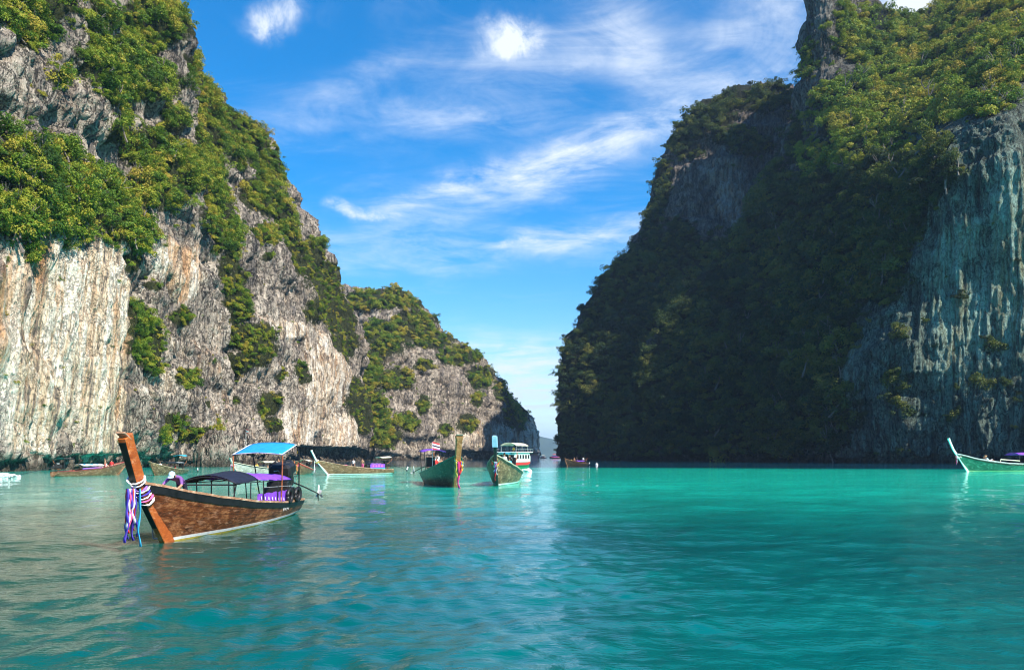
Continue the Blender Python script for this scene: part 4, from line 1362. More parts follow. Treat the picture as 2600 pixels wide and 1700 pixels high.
def person(host, loc, rz, pose, label, shirt, shorts, skin=(.42, .22, .13), hair='hair', hat=None, s=None, group=None):
    if pose not in _bod:
        _bod[pose] = body_mesh(pose)
    me0, idx = _bod[pose]
    me = me0.copy()
    me.name = 'body'
    me.materials.clear()
    SK = paint(skin, .55, .05, 'skin')
    for mt in (SK, shirt or SK, shorts):
        me.materials.append(mt)
    me.polygons.foreach_set('material_index', idx)
    me.shade_smooth()
    root = sub_root('person', host, label, 'person', group, loc, rz, s or 1.0)
    link('body', me, root)
    J = POSE[pose]
    hd, hb = Vector(J['hd']), Vector(J['hb'])
    up = (hd - hb).normalized()
    fw = Vector((1, 0, 0)) - up * up.x
    fw = fw.normalized() if fw.length > .3 else Vector((0, 0, -1))
    if pose == 'lean':
        up, fw = Vector((.35, 0, .94)), Vector((.9, .1, -.42)).normalized()
    sd = up.cross(fw).normalized()
    c = hd + up * .02
    HM = paint((.02, .014, .01), .8, .2, 'dark_hair')

    def cap_shell(r_, low, th, off):
        m = B()
        rings = []
        for i in range(6):
            t = math.pi / 2 * i / 5 * low
            ring = []
            for j in range(14):
                a = 2 * math.pi * j / 14
                ring.append(c + off + up * (r_ * 1.12 * math.cos(t)) + (fw * math.cos(a) * 1.12 + sd * math.sin(a) * .95) * (r_ * max(math.sin(t), .02)))
            rings.append(ring)
        m.loft(rings, True)
        return m
    if hat is None:
        cap_shell(.100, 1.12, .01, -fw * .018).obj('hair', HM, root, smooth=True)
    else:
        m = cap_shell(.106, 1.0, .01, up * .02)
        kind, mt = hat
        if kind == 'cap':
            g = []
            for i in range(5):
                g.append([c + up * .035 + fw * (.09 + .10 * i / 4 * (1 - .25 * abs(v))) + sd * (v * .085) - up * (.02 * i / 4) for v in (-1, -.6, -.2, .2, .6, 1)])
            m.sheet(g, .008)
            cap_shell(.098, 1.15, .01, -fw * .018).obj('hair', HM, root, smooth=True)
        else:
            g = []
            for rr in (.10, .16, .23):
                g.append([c + up * (.045 - (rr - .1) * .35) + (fw * math.cos(a) + sd * math.sin(a)) * rr for a in [2 * math.pi * j / 16 for j in range(17)]])
            m.sheet(g, .008)
        m.obj('hat', mt, root, smooth=True)
    # face: nose, brow eyes and ears
    B().loft([[c + fw * .088 + up * .015 + sd * .010, c + fw * .088 + up * .015 - sd * .010, c + fw * .085 - up * .03 - sd * .016, c + fw * .085 - up * .03 + sd * .016],
              [c + fw * .100 + up * .010 + sd * .006, c + fw * .100 + up * .010 - sd * .006, c + fw * .118 - up * .026 - sd * .010, c + fw * .118 - up * .026 + sd * .010]], True).obj('nose', SK, root)
    m = B()
    for q in (1, -1):
        m.ball(c + fw * .088 + up * .018 + sd * q * .033, .011, 8, 5)
    m.obj('eyes', HM, root)
    m = B()
    for q in (1, -1):
        m.ball(c + sd * q * .095, (.016, .012, .026), 8, 5)
    m.obj('ears', SK, root)
    return root


def rest_on(o, dz):
    o.location.z += dz
# ------------------------------------------------------------------ rock outcrop at the foot of the left cliff
th, ph = np.meshgrid(np.linspace(0, math.pi, 70), np.linspace(0, 2 * math.pi, 120), indexing='ij')
U = np.stack([np.sin(th) * np.cos(ph), np.sin(th) * np.sin(ph), np.cos(th)], -1)
OP = U * np.array((4.6, 4.2, 8.2)) * (1 + .28 * fbm(U * 1.7 + 3, 3) + .20 * ridged(U * np.array((3.5, 3.5, 1.2)) + 9, 3))[..., None] + base_at(538, 176, 0)
OP[..., 0] += 1.2
me = grid_mesh('rock_outcrop', OP, ROCK)
for nm, v in (('veg', .0), ('cream', -.3)):
    me.attributes.new(nm, 'FLOAT', 'POINT').data.foreach_set('value', np.full(OP.shape[0] * OP.shape[1], v, np.float32))
a = me.attributes.new('tint', 'FLOAT_COLOR', 'POINT')
a.data.foreach_set('color', np.full(OP.shape[0] * OP.shape[1] * 4, .9, np.float32))
link('rock_outcrop', me, kind='structure', label='grey pitted rock outcrop standing in the water at the cliff foot')

# ------------------------------------------------------------------ nearest long-tail boat
H1 = Hull()
b1 = boat_root('longtail_boat', (420, 22.1), (-.02, -1), H1, 1.0, 'scuffed brown wooden longtail boat with orange prow post, navy and purple canopy')
hull_mesh(H1, b1, W_HULL, SAND)
strip(H1, b1, 'rub_strake', DARK, lambda t: H1.zg(t) - .17 - .08 * t, lambda t: H1.zg(t) - .01, .03, 0.0, .995)
strip(H1, b1, 'waterline_stripe', WHITE, lambda t: .045, lambda t: .135, .012, .02, 1.0)
strip(H1, b1, 'bottom_paint', YELLOW, lambda t: -.14, lambda t: .04, .010, .02, 1.0)
gunwale(H1, b1, W_RAIL)
stem(H1, b1, W_ORANGE, .23, .46, 1.08, dark=paint((.012, .016, .012), .5, .2, 'stem_shade_colour'), top=W_RAIL)  # unlit front of the post is darkened by colour
decks(H1, b1, W_RAIL, .90, .985)
thwarts(H1, b1, (.2, .33, .46, .59, .72), SAND)
canopy(b1, 2.9, .85, 1.95, 1.70, 1.80, .26, NAVY, n=8)
canopy(b1, .85, -3.1, 1.95, 1.80, 1.66, .20, PURPLE, n=10)
canopy_frame(b1, 2.9, -3.1, 1.95, 1.70, 1.64, n=6, rise=.22)
W2 = .975
for x_ in (2.85, 1.55, .3, -1.3, -3.0):
    for sd in (1, -1):
        t_ = (x_ + 5.8) / 11.6
        B().tube([(x_, sd * (H1.b(t_) - .05), H1.zg(t_) - .05), (x_, sd * W2, 1.68)], .022, 6).obj('canopy_post', DARK, b1)
B().tube([(.25, W2, 1.42), (-3.0, W2, 1.36)], .016, 6).obj('side_rail', STEEL, b1)
B().tube([(2.85, .95, 1.62), (2.85, -.95, 1.62)], .03, 6).obj('front_rail', DARK, b1)
# purple side cloth with folds
m_ = B()
g_ = []
for i in range(25):
    x_ = .75 - 3.6 * i / 24
    t_ = (x_ + 5.8) / 11.6
    g_.append([(x_, H1.b(t_) - .10 + .03 * math.sin(i * 1.9) * (1 - j / 4), H1.zg(t_) - .08 + (1.27 - H1.zg(t_) + .02 * math.sin(i * 1.1)) * j / 4) for j in range(5)])
rg = [[Vector(p) for p in r_] + [Vector(p) - Vector((0, .02, 0)) for p in reversed(r_)] for r_ in g_]
m_.loft(rg, True)
m_.obj('side_cloth', PURPLE, b1)
for i in range(9):      # pale motifs printed along the cloth
    x_ = .5 - i * .38
    t_ = (x_ + 5.8) / 11.6
    B().loft([[(x_ - .05, H1.b(t_) - .055, H1.zg(t_) + .10), (x_ + .05, H1.b(t_) - .055, H1.zg(t_) + .10), (x_ + .05, H1.b(t_) - .062, H1.zg(t_) + .10), (x_ - .05, H1.b(t_) - .062, H1.zg(t_) + .10)],
              [(x_ - .01, H1.b(t_) - .055, H1.zg(t_) + .20), (x_ + .03, H1.b(t_) - .055, H1.zg(t_) + .22), (x_ + .03, H1.b(t_) - .062, H1.zg(t_) + .22), (x_ - .01, H1.b(t_) - .062, H1.zg(t_) + .20)]], True).obj('cloth_motif', WHITE, b1)
# blue sunshade over the helm
canopy(b1, -1.75, -3.6, 2.0, 2.70, 3.12, .06, BLUE, 'sunshade', n=8, sag=.015)
for x_, z_ in ((-1.77, 2.70), (-3.58, 3.10)):
    B().tube([(x_, -1.0, z_ - .03), (x_, 0, z_ + .04), (x_, 1.0, z_ - .03)], .022, 6).obj('sunshade_rail', WHITE, b1)
for sd in (1, -1):
    B().tube([(-1.77, sd * 1.0, 2.67), (-3.58, sd * 1.0, 3.07)], .018, 6).obj('sunshade_rail', WHITE, b1)
    B().tube([(-1.80, sd * .95, 1.0 - .2), (-1.80, sd * 1.0, 2.6), (-1.78, sd * .98, 2.68)], .028, 8).obj('sunshade_post', RUST, b1)
    B().tube([(-4.4, sd * .85, .72), (-3.95, sd * 1.0, 2.6), (-3.8, sd * .98, 2.95), (-3.6, sd * .98, 3.08)], .028, 8).obj('sunshade_post', DARK, b1)
B().box((-4.35, 0, 1.0), (.6, 1.2, .5), bev=.03).box((-4.2, 0, 1.35), (.3, .9, .25), bev=.03).obj('engine_box', DARK, b1)
B().box((-4.45, .1, 2.0), (.9, .95, .55), (0, R(12), 0), bev=.12).tube([(-4.1, -.3, 1.5), (-4.2, -.35, 2.2), (-4.5, -.2, 2.35)], .05, 6).ball((-4.8, .25, 2.15), (.35, .3, .28), 10, 7).obj('motor_tarp', DARK, b1)
e1 = engine(b1, -4.95, 1.55, yaw=.20, length=3.3, drop=.80, big=1.35)
# tyre fenders and jerry can by the helm
for x_ in (-3.75, -2.75, -4.5):
    m_ = B()
    m_.tube([(x_ + .26 * math.cos(a), .98 - .18 * (x_ < -4), H1.zg(.2) + .28 + .26 * math.sin(a)) for a in [2 * math.pi * j / 16 for j in range(17)]], .075, 8)
    m_.obj('tyre_fender', DARK, b1, smooth=True)
B().box((-5.2, .35, .85), (.3, .4, .45), bev=.04).obj('fuel_tank', YELLOW, b1)
# worn, unreadable white marks painted near the stern
m_ = B()
for k_, (hh, ww) in enumerate(((.13, .05), (.09, .07), (.14, .04), (.07, .06), (.12, .05))):
    p0 = H1.pt(.315 - k_ * .014, .44 + .015 * (k_ % 2), 1, .022)
    m_.box(p0, (ww, .012, hh), (R(6), R(12 - 8 * k_), R(6)))
m_.obj('painted_mark', WHITE, b1)
# small boarding rungs hung under the bow
B().tube([(5.3, -.35, 1.2), (5.75, -.42, .5), (5.7, -.42, .12)], .02, 6).tube([(5.3, -.2, 1.2), (5.75, -.16, .5), (5.7, -.16, .12)], .02, 6).tube([(5.75, -.42, .5), (5.75, -.16, .5)], .02, 6).tube([(5.7, -.42, .12), (5.7, -.16, .12)], .02, 6).obj('boarding_ladder', STEEL, b1)
LILAC = paint((.30, .14, .50), .7, .1, 'lilac_cloth')
IND = paint((.06, .04, .42), .7, .1, 'indigo_cloth')
garland(b1, H1, 1.70, [WHITE, PINK, WHITE, IND, WHITE, LILAC, WHITE, WHITE],
        [(PINK, .30, -.14, .95, .11), (WHITE, .34, -.08, 1.10, .12), (IND, .36, -.02, 1.42, .12), (RED, .33, -.16, 1.22, .10), (WHITE, .31, .03, .95, .10), (IND, .33, .06, 1.30, .09), (PINK, .38, -.05, 1.05, .09),
         (paint((.08, .05, .5), .7, .1, 'violet_cloth'), .39, -.10, 1.46, .10), (RED, .37, .02, 1.15, .07), (IND, .30, -.18, 1.38, .09), (paint((.03, .42, .70), .6, .08, 'sky_blue_cloth'), .26, .17, 1.58, .085)],
        'white, pink and violet scarves with a long sky blue ribbon on the nearest prow', 3)
person(b1, (5.35, .02, 1.62), .05, 'lean', 'person in purple shirt and pale blue cap leaning over the nearest bow', paint((.20, .08, .30), .75, .1, 'purple_shirt'), NAVY, hat=('cap', paint((.50, .72, .80), .7, .05, 'pale_blue_cap')), group='people on the boats')


# ------------------------------------------------------------------ the other long-tail boats
def longtail(bow, heading, s, label, hullm, railm, stemm, roofs=(), eng=True, stripe=None, L=9.5, capm=None, stem_w=.26, band=None, yaw=.1, flag=None, drop=.75, shade=None, tail=3.6, top_m=None, rake=None, sheer=None, stem_d=.27):
    kw = {}
    if rake: kw['rake'] = rake
    if sheer: kw['sheer'] = sheer
    h = Hull(L=L, **kw)
    r_ = boat_root('longtail_boat', bow, heading, h, s, label, group='longtail boats in the lagoon')
    hull_mesh(h, r_, hullm, SAND)
    if band:
        strip(h, r_, 'rub_strake', band, lambda t: h.zg(t) - .14, lambda t: h.zg(t) - .01, .03, 0, .99)
    if stripe:
        strip(h, r_, 'waterline_stripe', stripe, lambda t: .03, lambda t: .12, .012, .02, 1.0)
    gunwale(h, r_, railm)
    stem(h, r_, stemm, stem_w, stem_d, 1.25, top=top_m or railm)
    decks(h, r_, railm, .86, .985)
    thwarts(h, r_, (.25, .4, .55, .7), SAND)
    for (x0, x1, w, z, rise, mt) in roofs:
        canopy(r_, x0, x1, w, z, z, rise, mt, n=6)
        canopy_frame(r_, x0, x1, w, z, z, n=3, rise=rise, r_=.022)
        for x_ in (x0 - .05, (x0 + x1) / 2, x1 + .05):
            for sd in (1, -1):
                t_ = (x_ + L / 2) / L
                B().tube([(x_, sd * (h.b(t_) - .05), h.zg(t_) - .05), (x_, sd * (w / 2 - .01), z - .03)], .024, 6).obj('canopy_post', DARK, r_)
    if shade:
        x0, x1, w, z, mt = shade
        canopy(r_, x0, x1, w, z, z + .08, .10, mt, 'sunshade', n=4)
        for x_ in (x0 - .1, x1 + .1):
            for sd in (1, -1):
                B().tube([(x_, sd * .6, .6), (x_, sd * (w / 2 - .05), z)], .024, 6).obj('sunshade_post', DARK, r_)
    if eng:
        engine(r_, -L / 2 + .55, 1.25, yaw=yaw, length=tail, drop=drop, big=1.15)
    if flag:
        fx, fz, fh = flag
        B().tube([(fx, 0, fz - 1.2), (fx, 0, fz + fh)], .02, 6).obj('flag_pole', WHITE, r_)
        for k_, mt in enumerate((RED, WHITE, NAVY, WHITE, RED)):
            pts = [[(fx + .02, .02 * math.sin(i * 1.2) + .08 * i, fz + fh - .10 * k_ - .02 * i), (fx - .02, .02 * math.sin(i * 1.2) + .08 * i, fz + fh - .10 * k_ - .02 * i), (fx - .02, .02 * math.sin(i * 1.2) + .08 * i, fz + fh - .10 * (k_ + 1) - .02 * i), (fx + .02, .02 * math.sin(i * 1.2) + .08 * i, fz + fh - .10 * (k_ + 1) - .02 * i)] for i in range(7)]
            B().loft(pts, True).obj('flag_stripe', mt, r_)
    return r_, h


GP = 'people on the boats'
# boat close under the cliff on the far left
b, h = longtail((300, 101), (.34, .94), 1.0, 'brown longtail boat with red rim under the cream cliff, blue and white cover', W_BROWN, paint((.28, .06, .05), .6, .1, 'faded_red'), W_BROWN, roofs=((1.9, -1.4, 1.7, 1.35, .22, WHITE),), yaw=.0, tail=6.2, drop=1.15, L=9.5,
                shade=(-2.6, -4.1, 1.9, 2.25, DARK), stripe=None)
canopy(b, 1.3, -.9, 1.0, 1.50, 1.50, .09, BLUE, 'blue_cover', n=5)
B().tube([(2.2, -.85, 1.0), (.5, -.95, 1.05), (-1.5, -.95, .95)], .09, 6).obj('folded_side_cloth', LILAC, b)
person(b, (2.9, .25, .95), 0, 'sit', 'person in white seated near the bow of the boat under the cream cliff', WHITE, NAVY, group=GP)
person(b, (3.5, -.2, 1.15), .6, 'sit', 'person in red seated foremost in the boat under the cream cliff', RED, WHITE, group=GP)
person(b, (2.3, -.4, .55), 2.6, 'stand', 'bare chested person standing in the boat under the cream cliff', None, RED, group=GP)
# boat half hidden by the orange prow
b, h = longtail((392, 98), (.0, -1), .95, 'dark canopied longtail boat seen between the orange prow and the rock outcrop', W_OLIVE, SAND, W_OLIVE, roofs=((2.2, -.6, 1.8, 1.75, .2, DARK), (-.7, -2.9, 1.8, 1.75, .12, GREY)), shade=(-2.6, -4.0, 1.6, 2.75, CYAN), yaw=.25, tail=3.4,
                rake=((-.35, -.28), (0, 0), (1.2, 1.0), (1.9, 1.4)))
person(b, (.2, .3, .6), -1.2, 'sit', 'person in pink seated under the dark canopy behind the orange prow', PINK, NAVY, group=GP)
person(b, (-1.0, .35, .6), -1.0, 'sit', 'person in red seated aft under the grey canopy behind the orange prow', RED, BLUE, group=GP)
person(b, (3.2, .1, .95), .1, 'sit', 'person with white top at the bow of the dark canopied boat', WHITE, NAVY, group=GP)
# pale boat behind the blue sunshade
b, h = longtail((606, 106), (-.5, -.86), .95, 'pale whitewashed longtail boat seen beneath the blue sunshade', W_GREY, CREAM, W_GREY, roofs=((.6, -2.2, 1.8, 1.75, .2, CREAM),), flag=(3.4, 4.2, 2.6), band=DARK, rake=((-.35, -.28), (0, 0), (1.2, 1.0), (2.4, 1.6)))
person(b, (1.3, 0, .75), .4, 'sit', 'person with yellow wrap seated in the pale boat under the blue sunshade', YELLOW, YELLOW, group=GP)
person(b, (-.6, .3, .6), -.5, 'sit', 'bare chested person seated amid the pale boat under the blue sunshade', None, RED, group=GP)
person(b, (-3.0, 0, .5), 0, 'stand', 'bare chested person standing at the stern of the pale boat', None, NAVY, group=GP)
garland(b, h, 1.45, [PINK, WHITE, WHITE], [(WHITE, .3, 0, 1.2, .10), (PINK, .3, .1, .9, .08), (CYAN, .3, -.1, 1.4, .07)], 'white and pink ribbons on the prow of the pale boat', 5)
# bow-on boat right of the sunshade
b, h = longtail((757, 102), (.10, -.99), .95, 'longtail boat with striped brown planks pointing at the viewer beside the sunshade post', W_BROWN, SAND, W_OLIVE, roofs=((1.2, -2.4, 1.8, 1.95, .25, CREAM),), band=RED, rake=((-.35, -.28), (0, 0), (1.2, .9), (1.9, 1.2)))
garland(b, h, 1.5, [PINK, RED], [(paint((.85, .25, .06), .6, .1, 'orange_cloth'), .3, 0, 1.3, .13), (paint((.85, .32, .12), .6, .1, 'coral_cloth'), .3, .12, 1.1, .1)], 'orange ribbons on the bow of the striped plank boat', 6)
person(b, (.9, .2, .6), .3, 'sit', 'person in pink seated in the striped plank boat', PINK, NAVY, group=GP)
person(b, (2.1, -.4, .8), .3, 'sit', 'bare chested person near the bow of the striped plank boat', None, RED, group=GP)
# white-prowed boat before the undercut cliff
b, h = longtail((832, 101), (-.73, -.68), 1.08, 'brown longtail boat with white prow and purple side cloth before the undercut cliff', W_BROWN, W_RAIL, WHITE, roofs=((-1.3, -3.0, 1.6, 1.35, .1, LILAC),), stripe=WHITE, stem_w=.2, stem_d=.20, shade=(-2.7, -4.3, 1.7, 2.2, CREAM), yaw=-.1, tail=3.4)
for zz0, zz1, mt in ((.62, .86, BLUE), (.86, 1.33, PURPLE)):
    B().loft([[(-.9, .99, zz0), (-.9, .99, zz1), (-.9, .95, zz1), (-.9, .95, zz0)], [(-3.2, .88, zz0), (-3.2, .88, zz1), (-3.2, .84, zz1), (-3.2, .84, zz0)]], True).obj('side_cloth', mt, b)
for k_ in range(4):
    B().box((-1.35 - k_ * .45, .985 - .01 * k_ * 1.2 - .012 * k_, 1.08), (.22, .02, .2), (0, 0, R(-2.7))).obj('cloth_motif', PINK, b)
garland(b, h, 1.75, [YELLOW, YELLOW, WHITE], [(YELLOW, .28, 0, .9, .10), (WHITE, .3, .1, 1.5, .09), (PINK, .3, .04, 1.5, .05)], 'yellow and white ribbons on the white prow before the undercut cliff', 7)
B().box((2.9, 0, 1.22), (1.5, .8, .1), bev=.04).obj('foredeck_mat', PINK, b)
person(b, (1.1, .1, .45), .4, 'stand', 'person in white shirt standing in the white prowed boat', WHITE, NAVY, group=GP)
person(b, (-.1, .35, .45), -2.6, 'stand', 'bare chested person standing amid the white prowed boat', None, PINK, group=GP)
person(b, (-3.4, 0, .9), .2, 'sit', 'dark clothed helmsman seated by the motor of the white prowed boat', DARK, DARK, group=GP)
B().box((-.75, 0, .85), (.5, 1.5, .9), bev=.05).obj('engine_housing', DARK, b)
# the two boats abreast in mid lagoon
RK = ((-.35, -.22), (0, 0), (1.5, .75), (2.95, 1.2))
b, h = longtail((1156, 61), (.27, -.96), 1.42, 'dark green hulled longtail boat with tall golden prow and purple roof in mid lagoon', W_DGREEN, paint((.06, .16, .12), .5, .1, 'green_rim'), wood((.12, .05, .015), (.28, .12, .035), (.42, .23, .09), 'golden_wood'), roofs=(), shade=(-2.2, -4.2, 1.5, 2.15, PURPLE), yaw=-.25, tail=3.0,
                stem_w=.36, rake=RK, stripe=None, flag=(-3.2, 2.2, .6), drop=.6)
B().loft([[(2.5, .7, 1.05), (2.5, -.7, 1.05), (2.5, -.7, 1.0), (2.5, .7, 1.0)], [(-.6, .9, 1.12), (-.6, -.9, 1.12), (-.6, -.9, 1.06), (-.6, .9, 1.06)]], True).obj('boards', W_BROWN, b)
garland(b, h, 1.52, [YELLOW, RED, WHITE, YELLOW], [(YELLOW, .25, .18, .55, .09), (RED, .28, .08, .75, .09), (WHITE, .25, .22, .35, .08), (paint((.80, .04, .22), .6, .08, 'magenta_cloth'), .28, -.02, 1.55, .085), (YELLOW, .24, -.15, .9, .05), (BLUE, .26, .14, .6, .06)], 'yellow and red garland with long magenta ribbon on the golden prow', 8)
person(b, (1.6, -.3, 1.1), .2, 'sit', 'bare chested person sitting on the boards of the dark green boat', None, RED, group=GP)
person(b, (-2.3, .2, .75), .2, 'stand', 'person in white and red standing under the purple roof', WHITE, RED, group=GP)
person(b, (.2, -.35, 1.1), .9, 'sit', 'person in red sitting farther aft in the dark green boat', RED, NAVY, group=GP)
b, h = longtail((1262, 64), (-.10, -.99), 1.42, 'olive brown longtail boat with dark prow tipped pale blue in mid lagoon', W_OLIVE, paint((.42, .42, .30), .5, .12, 'pale_rim'), DARK, roofs=(), stripe=WHITE, stem_w=.20, rake=RK, yaw=-.35, tail=3.4, band=W_DGREEN,
                top_m=paint((.40, .62, .78), .5, .05, 'pale_blue_paint'), drop=.9)
zt = 2.35
B().loft([[Vector((h.L / 2 + h.rk(z_) + dx, dy, z_)) for dx, dy in ((.16, .14), (-.22, .14), (-.22, -.14), (.16, -.14))] for z_ in (zt, 2.6, 2.85, 3.0)], True).obj('prow_sleeve', paint((.40, .62, .78), .5, .05, 'pale_blue_paint'), b)
garland(b, h, 1.5, [YELLOW, RED, GREENP], [(WHITE, .25, -.02, .6, .09), (paint((.06, .06, .35), .6, .1, 'blue_cloth'), .27, .02, .7, .07), (RED, .26, 0, 1.15, .11), (WHITE, .26, .1, .8, .06), (YELLOW, .2, .22, .3, .04), (RED, .2, -.2, .25, .04)], 'red, white and blue ribbons on the dark prow in mid lagoon', 9)
person(b, (2.9, .25, .75), -.4, 'stand', 'person in white top standing behind the dark prow tipped pale blue', WHITE, RED, group=GP)
person(b, (-.6, .2, .45), .2, 'stand', 'person in cyan top standing amid the olive brown boat', CYAN, NAVY, group=GP)
# boat by the right cliff tip
b, h = longtail((1440, 181), (-.55, -.83), 1.05, 'small longtail boat with purple canopy crowded with people by the right cliff tip', W_DGREEN, W_BROWN, W_BROWN, roofs=((1.2, -2.4, 1.9, 1.25, .15, PURPLE),), rake=((-.35, -.28), (0, 0), (1.2, .9), (1.9, 1.2)), yaw=-.2)
person(b, (2.6, 0, .9), .1, 'sit', 'person in yellow at the bow of the crowded purple canopied boat', YELLOW, NAVY, group=GP)
person(b, (1.7, .2, .5), .1, 'stand', 'bare chested person standing forward in the crowded purple canopied boat', None, NAVY, group=GP)
person(b, (-.3, -.2, .5), .1, 'stand', 'dark clothed person standing amid the crowded purple canopied boat', DARK, DARK, group=GP)
person(b, (-3.2, 0, .55), .3, 'stand', 'person in white steering the crowded purple canopied boat', WHITE, NAVY, group=GP)
# green boat entering from the right
b, h = longtail((2456, 122), (-.975, -.22), 1.62, 'green longtail boat with upswept white prow at the right edge', W_GREEN, paint((.10, .30, .26), .5, .1, 'teal_rim'), WHITE, roofs=((-.2, -4.2, 1.7, 1.75, .22, PURPLE),), L=10.5, stripe=paint((.30, .42, .22), .5, .1, 'pale_green_stripe'), eng=True,
                rake=((-.35, -.28), (0, 0), (1.6, 1.15), (2.1, 1.65), (3.35, 2.3)), sheer=((0, .72), (.3, .70), (.6, .80), (.8, 1.05), (.9, 1.3), (1, 1.75)), band=W_DGREEN, stem_w=.16, stem_d=.2)
gunwale(h, b, WHITE, .35, .10)
B().tube([(2.0, .8, 1.25), (-.2, .95, 1.1)], .05, 6).tube([(2.0, .8, 1.25), (2.0, .8, .95)], .04, 6).obj('hand_rail', CREAM, b)
garland(b, h, 1.6, [WHITE, WHITE], [(PINK, .25, .1, .9, .07), (RED, .25, .0, .8, .07), (WHITE, .22, .15, .7, .05)], 'pink ribbon hanging under the white prow at the right edge', 10)
person(b, (2.9, .1, 1.0), .0, 'recline', 'sunbather in pale top and straw hat reclining in the green boat at right', paint((.5, .7, .75), .7, .05, 'pale_top'), WHITE, hat=('straw', paint((.45, .28, .14), .8, .15, 'straw')), group=GP, s=1.35)


# ------------------------------------------------------------------ tour boats
def tour_boat(px, d, heading, s, label, hullm, cabm, roofm, decks_n=1, name='tour_boat', low=RED):
    r_ = bpy.data.objects.new(name, None)
    COL.objects.link(r_)
    P0 = base_at(px, d, 0)
    r_.location = P0
    r_.rotation_euler = (0, 0, math.atan2(heading[1], heading[0]))
    r_.scale = (s, s, s)
    r_['label'] = label
    r_['category'] = 'tour boat'
    m = B()
    rings = []
    for i in range(13):
        t = i / 12
        x = -5 + 10 * t + (.8 if i == 12 else 0) * .5
        b_ = 1.75 * min(1, (1 - t) * 2.4) ** .6 + .03
        zg = 1.15 + .75 * max(0, t - .5) ** 1.5 * 2
        rings.append([(x, b_, zg), (x - .1, b_ * .86, .35), (x - .3, b_ * .7, -.3), (x - .3, -b_ * .7, -.3), (x - .1, -b_ * .86, .35), (x, -b_, zg)])
    m.loft(rings, True)
    m.obj('hull', hullm, r_)
    m = B()
    for sd in (1, -1):
        m.loft([[(x, sd * (abs(y1) + .06), z1 - .32), (x, sd * (abs(y1) + .06), z1 + .05), (x, sd * (abs(y1) - .04), z1 + .05), (x, sd * (abs(y1) - .04), z1 - .32)] for (x, y1, z1) in [r__[0] for r__ in rings[:-1]]], True)
    m.obj('rub_rail', low, r_)
    m = B()
    m.box((-.4, 0, 1.9), (5.6, 2.9, 1.5), bev=.12).box((2.6, 0, 1.7), (1.2, 2.4, 1.1), bev=.1)
    m.obj('cabin', cabm, r_)
    for sd in (1, -1):
        for k_ in range(5):
            f = B().box((-2.5 + k_ * 1.05, sd * 1.462, 2.05), (.82, .05, .72), bev=.01).obj('window', cabm, r_)
            B().box((-2.5 + k_ * 1.05, sd * 1.492, 2.05), (.68, .03, .58)).obj('pane', PANE, f)
    for k_ in (-1, 0, 1):
        f = B().box((-3.215, k_ * .9, 2.05), (.05, .72, .72), bev=.01).obj('window', cabm, r_)
        B().box((-3.245, k_ * .9, 2.05), (.03, .58, .58)).obj('pane', PANE, f)
    B().box((-.4, 0, 2.72), (6.6, 3.5, .12), bev=.04).obj('cabin_roof', cabm, r_)
    canopy(r_, 2.2, -2.6, 2.6, 3.75, 3.75, .4, roofm, 'upper_canopy', n=6)
    for x_ in (-2.4, -.2, 2.0):
        for sd in (1, -1):
            B().tube([(x_, sd * 1.2, 2.75), (x_, sd * 1.22, 3.74)], .035, 6).obj('canopy_post', STEEL, r_)
    m = B()
    for sd in (1, -1):
        m.tube([(3.0, sd * 1.65, 3.2), (-3.6, sd * 1.65, 3.2)], .025, 6)
        for k_ in range(8):
            m.tube([(3.0 - k_ * .94, sd * 1.65, 2.76), (3.0 - k_ * .94, sd * 1.65, 3.2)], .02, 5)
    m.obj('deck_rail', STEEL, r_)
    B().box((-4.6, 0, 1.2), (.5, 2.6, .12)).box((-4.3, 0, .85), (.6, 3.0, .1)).obj('stern_platform', cabm, r_)
    B().tube([(1.2, 0, 2.8), (1.2, 0, 5.0)], .04, 6).tube([(1.2, -.4, 4.6), (1.2, .4, 4.6)], .025, 5).obj('mast', DARK, r_)
    return r_


t1 = tour_boat(1308, 134, (.40, .92), 1.2, 'white cabin tour boat with cream upper canopy and green hull behind the two middle boats', GREENP, WHITE, CREAM, low=RED)
canopy(t1, -3.2, -4.6, 1.8, 2.6, 2.5, .05, CYAN, 'stern_awning', n=4)
for i, (x_, y_, pz, mt, lb, ps) in enumerate([(-3.7, -.7, .9, None, 'bare chested person on the left of the white tour boat stern', 'stand'), (-3.8, .2, .9, RED, 'person in red at the middle of the white tour boat stern', 'stand'),
                                              (-3.7, 1.0, .9, PINK, 'person in pink on the right of the white tour boat stern', 'stand'), (-1.2, -.3, 2.8, YELLOW, 'person in yellow on the upper deck of the white tour boat', 'sit')]):
    person(t1, (x_, y_, pz), 3.14, ps, lb, mt, NAVY, s=1.0, group=GP)
t2 = tour_boat(1357, 430, (.12, .99), 1.75, 'dark blue ferry seen stern on in the channel mouth', DBLUE, DBLUE, DBLUE, low=DBLUE)
t3 = tour_boat(1379, 880, (-.8, .6), .85, 'tiny far boat left of the pair in the open channel', DARK, GREY, CREAM)
t4 = tour_boat(1409, 800, (-.99, .05), 1.1, 'long low dark boat with red rim far out beside the right cliff', DARK, LILAC, RED, low=RED)

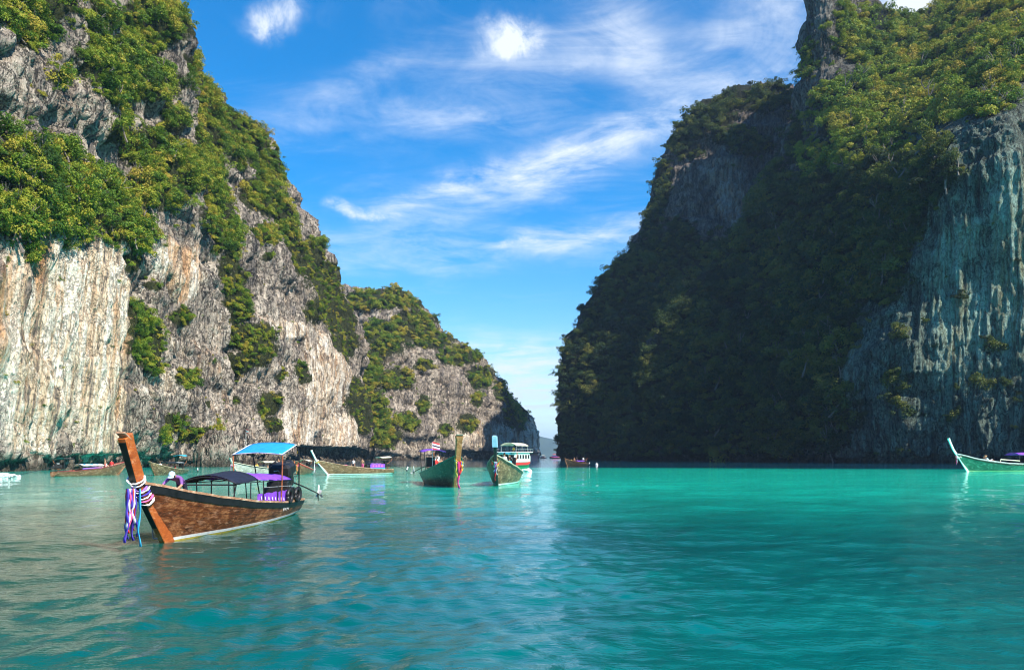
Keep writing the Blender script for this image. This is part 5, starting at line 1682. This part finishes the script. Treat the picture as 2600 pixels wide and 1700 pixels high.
# ------------------------------------------------------------------ buoy, mooring rope, spray
P0 = base_at(1515, 212, .12)
bu = bpy.data.objects.new('mooring_buoy', None)
COL.objects.link(bu)
bu.location = P0
bu['label'] = 'round white mooring buoy floating before the shaded cliff'
bu['category'] = 'buoy'
B().ball((0, 0, 0), .42, 14, 9).obj('float', WHITE, bu, smooth=True)
B().tube([(0, 0, .38), (0, 0, .55)], .05, 8).tube([(.09 * math.cos(a), 0, .62 + .09 * math.sin(a)) for a in [k_ * .524 for k_ in range(13)]], .02, 6).obj('ring', STEEL, bu)
A0, A1 = at(747, 1208, 93), at(828, 1207, 98)
rp = B().tube([tuple(A0 + (A1 - A0) * u + np.array((0, 0, -.18 * math.sin(math.pi * u)))) for u in np.linspace(0, 1, 12)], .035, 6).obj('mooring_rope', DARK)
rp['label'] = 'thin dark mooring rope stretched over the water toward the white prowed boat'
rp['category'] = 'rope'

m, T = new_mat('foam')
finish(T, T.n('ShaderNodeBsdfPrincipled', Base__Color=(.85, .87, .88, 1), Roughness=.7).outputs[0])
FOAM = m
r_ = random.Random(2)


def spray(x0, x1, d, hmax, n, label, rr=.22):
    mm = B()
    for _ in range(n):
        u = r_.random()
        px = x0 + (x1 - x0) * u
        dd = d + r_.uniform(-2.5, 2.5)
        c = base_at(px, dd, 0)
        hh = hmax * (1 - u) ** .6 * r_.random() ** 1.5
        q = rr * r_.uniform(.3, 1.2)
        mm.ball((c[0], c[1], hh + .02), (q * 1.5, q * 1.5, q * .7), 6, 4)
    mm.obj('spray', FOAM, None, True, kind='stuff', label=label)


spray(-90, 50, 94, .75, 900, 'white wake foam thrown up at the left edge under the cream cliff', .12)
spray(1345, 1322, 124, .5, 60, 'white foam behind the white tour boat', .25)

# ------------------------------------------------------------------ thin sea haze over the far water
HZ = B().box((500, 5950, 259), (16000, 24100, 530)).obj('haze', None, kind='stuff')
m = bpy.data.materials.new('haze')
m.use_nodes = True
m.node_tree.nodes.clear()
T = NT(m.node_tree)
v_ = T.n('ShaderNodeVolumePrincipled', Color=(.46, .70, 1.0, 1), Density=.00009)
T.n('ShaderNodeOutputMaterial', Volume=v_.outputs[0])
HZ.data.materials.clear()
HZ.data.materials.append(m)
